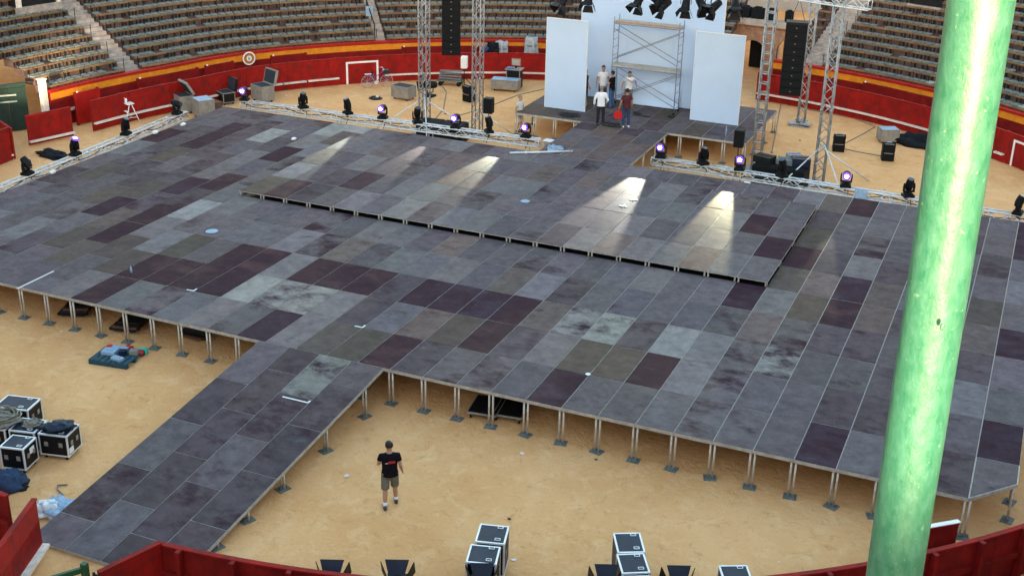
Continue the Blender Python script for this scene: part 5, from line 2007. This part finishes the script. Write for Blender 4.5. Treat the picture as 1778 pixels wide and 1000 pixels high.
sub_stack('black subwoofers side by side between the two left towers', (-10.1, 23.55, 0), RAD(6), 2)
sub_stack('black subwoofers under loose gear between the right towers', (5.45, 24.2, 0), RAD(-3), 2)
for i, (dx, dy, sx, sy, sz, m, lb) in enumerate(((-0.75, 0.1, 0.8, 0.6, 0.28, 'iron', 'dark grey box on the left of the right subwoofers'), (0.1, 0.25, 0.7, 0.55, 0.22, 'base_plate', 'flat grey case in the middle of the right subwoofers'),
                                        (0.75, 0.3, 0.75, 0.6, 0.34, 'case_lid', 'dark blue box on the right of the right subwoofers'), (0.35, 0.75, 0.6, 0.4, 0.5, 'scaffold', 'grey metal box behind the right subwoofers'))):
    o = put('gear_case', MB().box((0, 0, sz / 2), (sx, sy, sz)).box((0, -sy / 2 - 0.01, sz * 0.6), (sx * 0.5, 0.02, 0.05)).box((0, 0, sz + 0.01), (sx * 0.85, sy * 0.15, 0.02)).mesh('gear_case', [m]), None, (5.45 + dx, 24.2 + dy, 0.87 if dy < 0.7 else 0.0), (0, 0, 0.25 * (i - 1)))
    if dy >= 0.7:
        o.location.z = 0.0
        o.scale = (1, 1, 2.4)
    bevel(o, 0.02)
    tag(o, lb, 'case', 'gear on the right subwoofers')
# paraphernalia by the far barrier
rk = thing('equipment_rack', 'open black equipment rack with a small screen on top by the far barrier', 'rack', at(893, 152, 0), RAD(8))
part('cabinet', MB().box((0, 0, 0.5), (0.75, 0.6, 1.0)), 'black', rk)
part('shelf', MB().box((0, -0.05, 1.02), (0.9, 0.7, 0.04)), 'case_grey', rk)
part('screen', MB().box((0.05, 0.1, 1.35), (0.48, 0.08, 0.36)), 'case_grey', rk)
part('screen_face', MB().box((0.05, 0.055, 1.35), (0.42, 0.01, 0.28)), 'plank', rk)
part('screen_foot', MB().box((0.05, 0.1, 1.1), (0.1, 0.12, 0.14)), 'black', rk)
part('blue_folder', MB().box((-0.2, -0.15, 1.06), (0.36, 0.28, 0.05), 0.4), 'plastic_blue', rk)
for sx in (-0.36, 0.36):
    part('post', MB().box((sx, -0.31, 0.5), (0.04, 0.03, 1.0)), 'case_grey', rk)
ct = thing('hand_cart', 'grey hand cart loaded with folded frames against the far barrier', 'cart', at(782, 148, 0), RAD(15))
part('deck', MB().box((0, 0, 0.28), (1.3, 0.6, 0.06)), 'base_plate', ct)
for i in range(4):
    part('frame_bar', MB().bar((-0.6, -0.2 + 0.12 * i, 0.42 + 0.1 * i), (0.6, -0.1 + 0.1 * i, 0.36 + 0.13 * i), 0.12, 0.07), 'seat_grey' if i % 2 else 'base_plate', ct)
part('handle', MB().tube([(-0.62, -0.2, 0.3), (-0.9, -0.5, 0.12), (-0.98, -0.7, 0.05)], 0.025, 6), 'case_grey', ct, True)
for sx in (-0.5, 0.5):
    part('wheel', MB().tube([(sx, -0.3, 0.12), (sx, -0.24, 0.12)], 0.12, 14), 'black', ct)
    part('wheel', MB().tube([(sx, 0.24, 0.12), (sx, 0.3, 0.12)], 0.12, 14), 'black', ct)


def draped(label, p, rz, wdt, h, m, seed):
    """tall folded plastic sheet: closed pleated column"""
    root = thing('plastic_bundle', label, 'sheeting', p, rz, 'bundles in the passage')
    mb = MB()
    n = 36
    lv = 8
    for j in range(lv + 1):
        z = h * j / lv
        tp = 1.0 - 0.35 * (j / lv) ** 1.5
        for k in range(n):
            a = 2 * math.pi * k / n
            r_ = 1 + 0.18 * math.sin(5 * a + seed) + 0.14 * math.sin(9 * a + 2 * seed + 0.4 * j) + 0.15 * mnoise.noise(Vector((math.cos(a) * 2, math.sin(a) * 2, z * 2 + seed)))
            mb.v.append((wdt / 2 * tp * r_ * math.cos(a), wdt / 3 * tp * r_ * math.sin(a), z + 0.06 * math.sin(3 * a + seed) * (j / lv)))
    for j in range(lv):
        for k in range(n):
            k2 = (k + 1) % n
            mb.f.append((j * n + k, j * n + k2, (j + 1) * n + k2, (j + 1) * n + k))
            mb.m.append(0)
    mb.f.append(tuple(lv * n + k for k in range(n)))
    mb.m.append(0)
    part('sheet', mb, m, root, True)
    part('tie', MB().tube([(wdt / 2 * 0.75 * math.cos(t), wdt / 3 * 0.75 * math.sin(t), h * 0.8) for t in [i * math.pi / 8 for i in range(17)]], 0.02, 5), 'cable', root)
    return root


draped('grey plastic sheeting bundled behind the barrier left of the flats', polar(24.7, 112.2), 0.3, 0.9, 2.15, 'poly_sheet', 1)
draped('grey and white plastic bundle behind the barrier right of the left towers', polar(24.7, 116.0), 0.2, 0.85, 1.9, 'poly_sheet', 2)
draped('black plastic bundle behind the barrier right of the left towers', polar(24.6, 117.1), 0.2, 0.8, 1.85, 'black_cloth', 3)

# things lying on the decks
def coil(label, p, r, n, m='cable', cat='cable'):
    root = thing('cable_coil', label, cat, p, 0, 'cables on the decks')
    for i in range(n):
        cx, cy = random.uniform(-r, r) * 0.6, random.uniform(-r, r) * 0.25
        rr = r * random.uniform(0.5, 0.9)
        part('loop', MB().tube([(cx + rr * math.cos(t), cy + rr * 0.7 * math.sin(t), 0.025 + 0.015 * i) for t in [k * math.pi / 9 for k in range(19)]], 0.02, 6), m, root, True)
    return root


coil('dark blue cables on the front left of the back platform', at(990, 202, H), 0.42, 6)
coil('black cable loops on the walkway at the feet of the two men', at(1060, 219, H + 0.02), 0.42, 5)
coil('small black cable on the platform right of the maroon man', at(1108, 198, H), 0.18, 3)
coil('small black cable on the platform below the scaffold', at(1168, 204, H), 0.2, 4)
coil('pale cable loop at the stage back edge under the right truss', at(1297, 318, H), 0.16, 2, 'trim')
tbp = thing('metal_tube', 'long pale metal tube lying on the stage before the walkway', 'tube', at(885, 268, H))
q0, q1 = at(882, 268, H), at(986, 265, H)
part('tube', MB().tube([(0, 0, 0.05), (q1.x - q0.x, q1.y - q0.y, 0.05)], 0.045, 10), 'truss', tbp, True)
part('coupling', MB().tube([((q1.x - q0.x) * .25, (q1.y - q0.y) * .25, 0.05), ((q1.x - q0.x) * .29, (q1.y - q0.y) * .29, 0.05)], 0.065, 10), 'trim', tbp, True)
part('end_cap', MB().tube([((q1.x - q0.x) * 1.0, (q1.y - q0.y) * 1.0, 0.05), ((q1.x - q0.x) * 1.06, (q1.y - q0.y) * 1.06, 0.05)], 0.06, 10), 'truss_dull', tbp, True)
heap('pale blue crumpled bag on the walkway by the left truss end', 'plastic_bag', at(962, 260, H + 0.01), 0.28, 'pale_blue', 0.6, 16, 'bag', 1.2, 0.1, 1.4)


def bottle(label, p, m='pale_blue', h=0.24, lying=False):
    me = MB().loft([((0, 0, 0), (0.035, 0, 0), (0, 0.035, 0)), ((0, 0, h * 0.65), (0.035, 0, 0), (0, 0.035, 0)), ((0, 0, h * 0.82), (0.015, 0, 0), (0, 0.015, 0)), ((0, 0, h), (0.015, 0, 0), (0, 0.015, 0))], 12).mesh('bottle', [m], True)
    o = put('bottle', me, None, p, (RAD(90), 0, 0.7) if lying else (0, 0, 0))
    tag(o, label, 'bottle')
    return o


bottle('small clear bottle standing on the maroon panels at the left of the stage', at(228, 474, H))
bottle('small water bottle standing on the right edge of the back platform', at(1260, 238, H), 'pale_blue', 0.5)


def dish(label, p, r, m):
    o = put('disc', MB().loft([((0, 0, 0), (r * 0.85, 0, 0), (0, r * 0.85, 0)), ((0, 0, 0.012), (r, 0, 0), (0, r, 0)), ((0, 0, 0.02), (r * 0.9, 0, 0), (0, r * 0.9, 0))], 24).mesh('disc', [m]), None, p)
    tag(o, label, 'disc')
    return o


dish('pale blue round mark plate on the left half of the stage', at(368, 402, H + 0.004), 0.22, 'pale_blue')
dish('small white disc on the olive panels at the front of the stage', at(1021, 650, H + 0.004), 0.075, 'paper')
dish('pale disc on the riser right of its middle', at(912, 350, RZ + 0.004), 0.18, 'pale_blue')
for i, (px, py, r, lb) in enumerate(((510, 244, .09, 'small white paper ball on the back left of the stage'), (270, 233, .11, 'white crumpled paper at the left edge of the stage'),
                                     (318, 219, .1, 'white crumpled paper near the far end of the left truss'), (92, 302, .11, 'white crumpled paper on the left edge of the stage, nearest'),
                                     (602, 828, .05, 'paper scrap on the sand left of the walking man'))):
    pz = at(px, py, H if py < 700 else 0)
    o = put('paper_ball', MB().ball((0, 0, r * 0.7), r, 10, sq=(1.1, 1, 0.75), rough=0.8).mesh('paper_ball', ['paper'], True), None, pz)
    tag(o, lb, 'paper')
tp = put('tape_corner', MB().box((0.12, 0, 0.002), (0.28, 0.05, 0.004)).box((0.235, 0.1, 0.002), (0.05, 0.15, 0.004)).mesh('tape_corner', ['paper']), None, at(325, 503, H + 0.003), (0, 0, 0.1))
tag(tp, 'white tape corner stuck on the left front of the stage', 'tape')
tp = put('tape_corner', MB().box((0.12, 0, 0.002), (0.28, 0.05, 0.004)).box((0.235, 0.1, 0.002), (0.05, 0.15, 0.004)).mesh('tape_corner', ['paper']), None, at(617, 566, H + 0.003), (0, 0, 0.0))
tag(tp, 'white tape corner stuck on the stage behind the ramp', 'tape')
tp = put('tape_strip', MB().box((0, 0, 0.002), (0.05, 1.5, 0.004)).box((0, -0.8, 0.002), (0.09, 0.06, 0.004)).mesh('tape_strip', ['paper']), None, at(64, 485, H + 0.003), (0, 0, 0))
tag(tp, 'long white tape strip at the left front of the stage', 'tape')
tp = put('tape_strip', MB().box((0, 0, 0.002), (0.8, 0.045, 0.004)).box((0.38, 0.05, 0.002), (0.05, 0.1, 0.004)).mesh('tape_strip', ['paper']), None, at(513, 690, H - 0.16), (0, 0, 0))
tp.rotation_euler = (ang, 0, 0)
_q = at(513, 690, 0.92)
tp.location = (_q.x, _q.y, H + _q.y * math.tan(ang) + 0.006)
tag(tp, 'white tape strip across the pale ramp panel', 'tape')
# tape crosses on the riser
for i, (px, py) in enumerate(((1082, 358), (1100, 347))):
    o = put('tape_cross', MB().box((0, 0, 0.002), (0.3, 0.05, 0.004)).box((0, 0.05, 0.0065), (0.05, 0.3, 0.004)).mesh('tape_cross', ['paper']), None, at(px, py, RZ + 0.003), (0, 0, 0.3 * i))
    tag(o, ['white tape cross on the riser in the brightest light pool, nearer one', 'white tape cross on the riser in the brightest light pool, farther one'][i], 'tape')

# litter and stones on the sand
random.seed(77)
lt = MB()
for i in range(170):
    a = random.uniform(0, 2 * math.pi)
    r_ = 23.0 * math.sqrt(random.random())
    x, y = CX + r_ * math.cos(a), CY + r_ * math.sin(a)
    if -20 < x < 16 and 0 < y < 20.5:
        continue
    s = random.uniform(0.02, 0.05)
    lt.ball((x, y, s * 0.3), s, 6, random.choice([0, 0, 1, 1, 1]), (1.4, 1, 0.5), 0.8)
for i in range(900):
    a = random.uniform(0, 2 * math.pi)
    r_ = 23.2 * math.sqrt(random.random())
    x, y = CX + r_ * math.cos(a), CY + r_ * math.sin(a)
    if -20 < x < 16 and 0.4 < y < 20.5:
        continue
    s = random.uniform(0.015, 0.05)
    lt.ball((x, y, 0.0), s, 6, 2, (random.uniform(0.8, 2.0), 1, 0.45), 0.9)
lo = put('litter', lt.mesh('litter', ['paper', 'rust', 'sand']))
tag(lo, 'small stones and scraps of paper scattered over the sand', 'litter', None, 'stuff')
# cables on the sand
for nm, pts, lb in (('sand_cable', [(740, 225), (770, 190), (775, 160), (768, 150)], 'thin dark cable running up the sand behind the left towers'),
                    ('sand_cable', [(800, 200), (850, 185), (900, 165), (945, 155)], 'dark cable crossing the sand left of the platform'),
                    ('sand_cable', [(1340, 265), (1347, 230), (1352, 200), (1356, 182)], 'cable running back from the right subwoofers'),
                    ('sand_cable', [(1465, 250), (1500, 232), (1520, 220), (1480, 205), (1400, 190)], 'cable looping from the left floor speakers to the right barrier'),
                    ('sand_cable', [(1463, 258), (1490, 264), (1530, 271)], 'cable joining the two floor speaker stacks')):
    q = [at(x, y, 0.02) for x, y in pts]
    base = Vector((q[0].x, q[0].y, 0))
    o = put(nm, MB().tube([v - base for v in q], 0.022, 6).tube([q[0] - base - Vector((0.06, 0, 0)), q[0] - base + Vector((0.06, 0, 0))], 0.035, 6).mesh(nm, ['cable_grey']), None, base)
    tag(o, lb, 'cable', 'cables lying on the sand')

# ================================================================== the green pole beside the camera
d = ROT @ Vector(((1640 - 889) / FPX, 0, -1.0))
PD = 2.35
pc = CAM + d * PD
gp = thing('green_pole', 'thick green painted pole close to the camera at the right', 'pole', (pc.x, pc.y, 0))
mb = MB()
nn = 40
lv = 60
z0, z1 = 10.5, 19.5
pr_ = 0.0558
for j in range(lv + 1):
    z = z0 + (z1 - z0) * j / lv
    for k in range(nn):
        a = 2 * math.pi * k / nn
        rr = pr_ + 0.0012 * mnoise.noise(Vector((math.cos(a) * 2, math.sin(a) * 2, z * 4)))
        ln_ = -0.0127 * (z - 14.6)      # the pole leans a little
        mb.v.append((rr * math.cos(a) + ln_ * 0.917, rr * math.sin(a) + ln_ * 0.398, z))
for j in range(lv):
    for k in range(nn):
        k2 = (k + 1) % nn
        mb.f.append((j * nn + k, j * nn + k2, (j + 1) * nn + k2, (j + 1) * nn + k))
        mb.m.append(0)
part('shaft', mb, 'pole', gp, True)
dv = ROT @ Vector(((1636 - 889) / FPX, -(567 - 500) / FPX, -1.0))
tz = CAM + dv * (PD - 0.0555)
part('paint_blob', MB().ball((tz.x - pc.x, tz.y - pc.y, tz.z), 0.0042, 10, sq=(1, 0.6, 1.8)), 'pole', gp, True)
part('foot', MB().tube([(0, 0, 10.4), (0, 0, 10.5)], 0.11, 20), 'pole', gp)
bal = thing('gallery_slab', 'concrete gallery edge below the camera carrying the green pole, outside the frame', 'slab', (pc.x, pc.y, 10.4))
part('slab', MB().box((0.3, -3.2, -0.2), (12, 6.8, 0.4)), 'concrete', bal)
part('kerb', MB().box((0.3, 0.12, 0.06), (12, 0.14, 0.12)), 'concrete', bal)
for sx in (-5.2, 5.8):
    part('pier', MB().box((sx, -3.2, -5.4), (0.6, 0.6, 10.0)), 'concrete', bal)
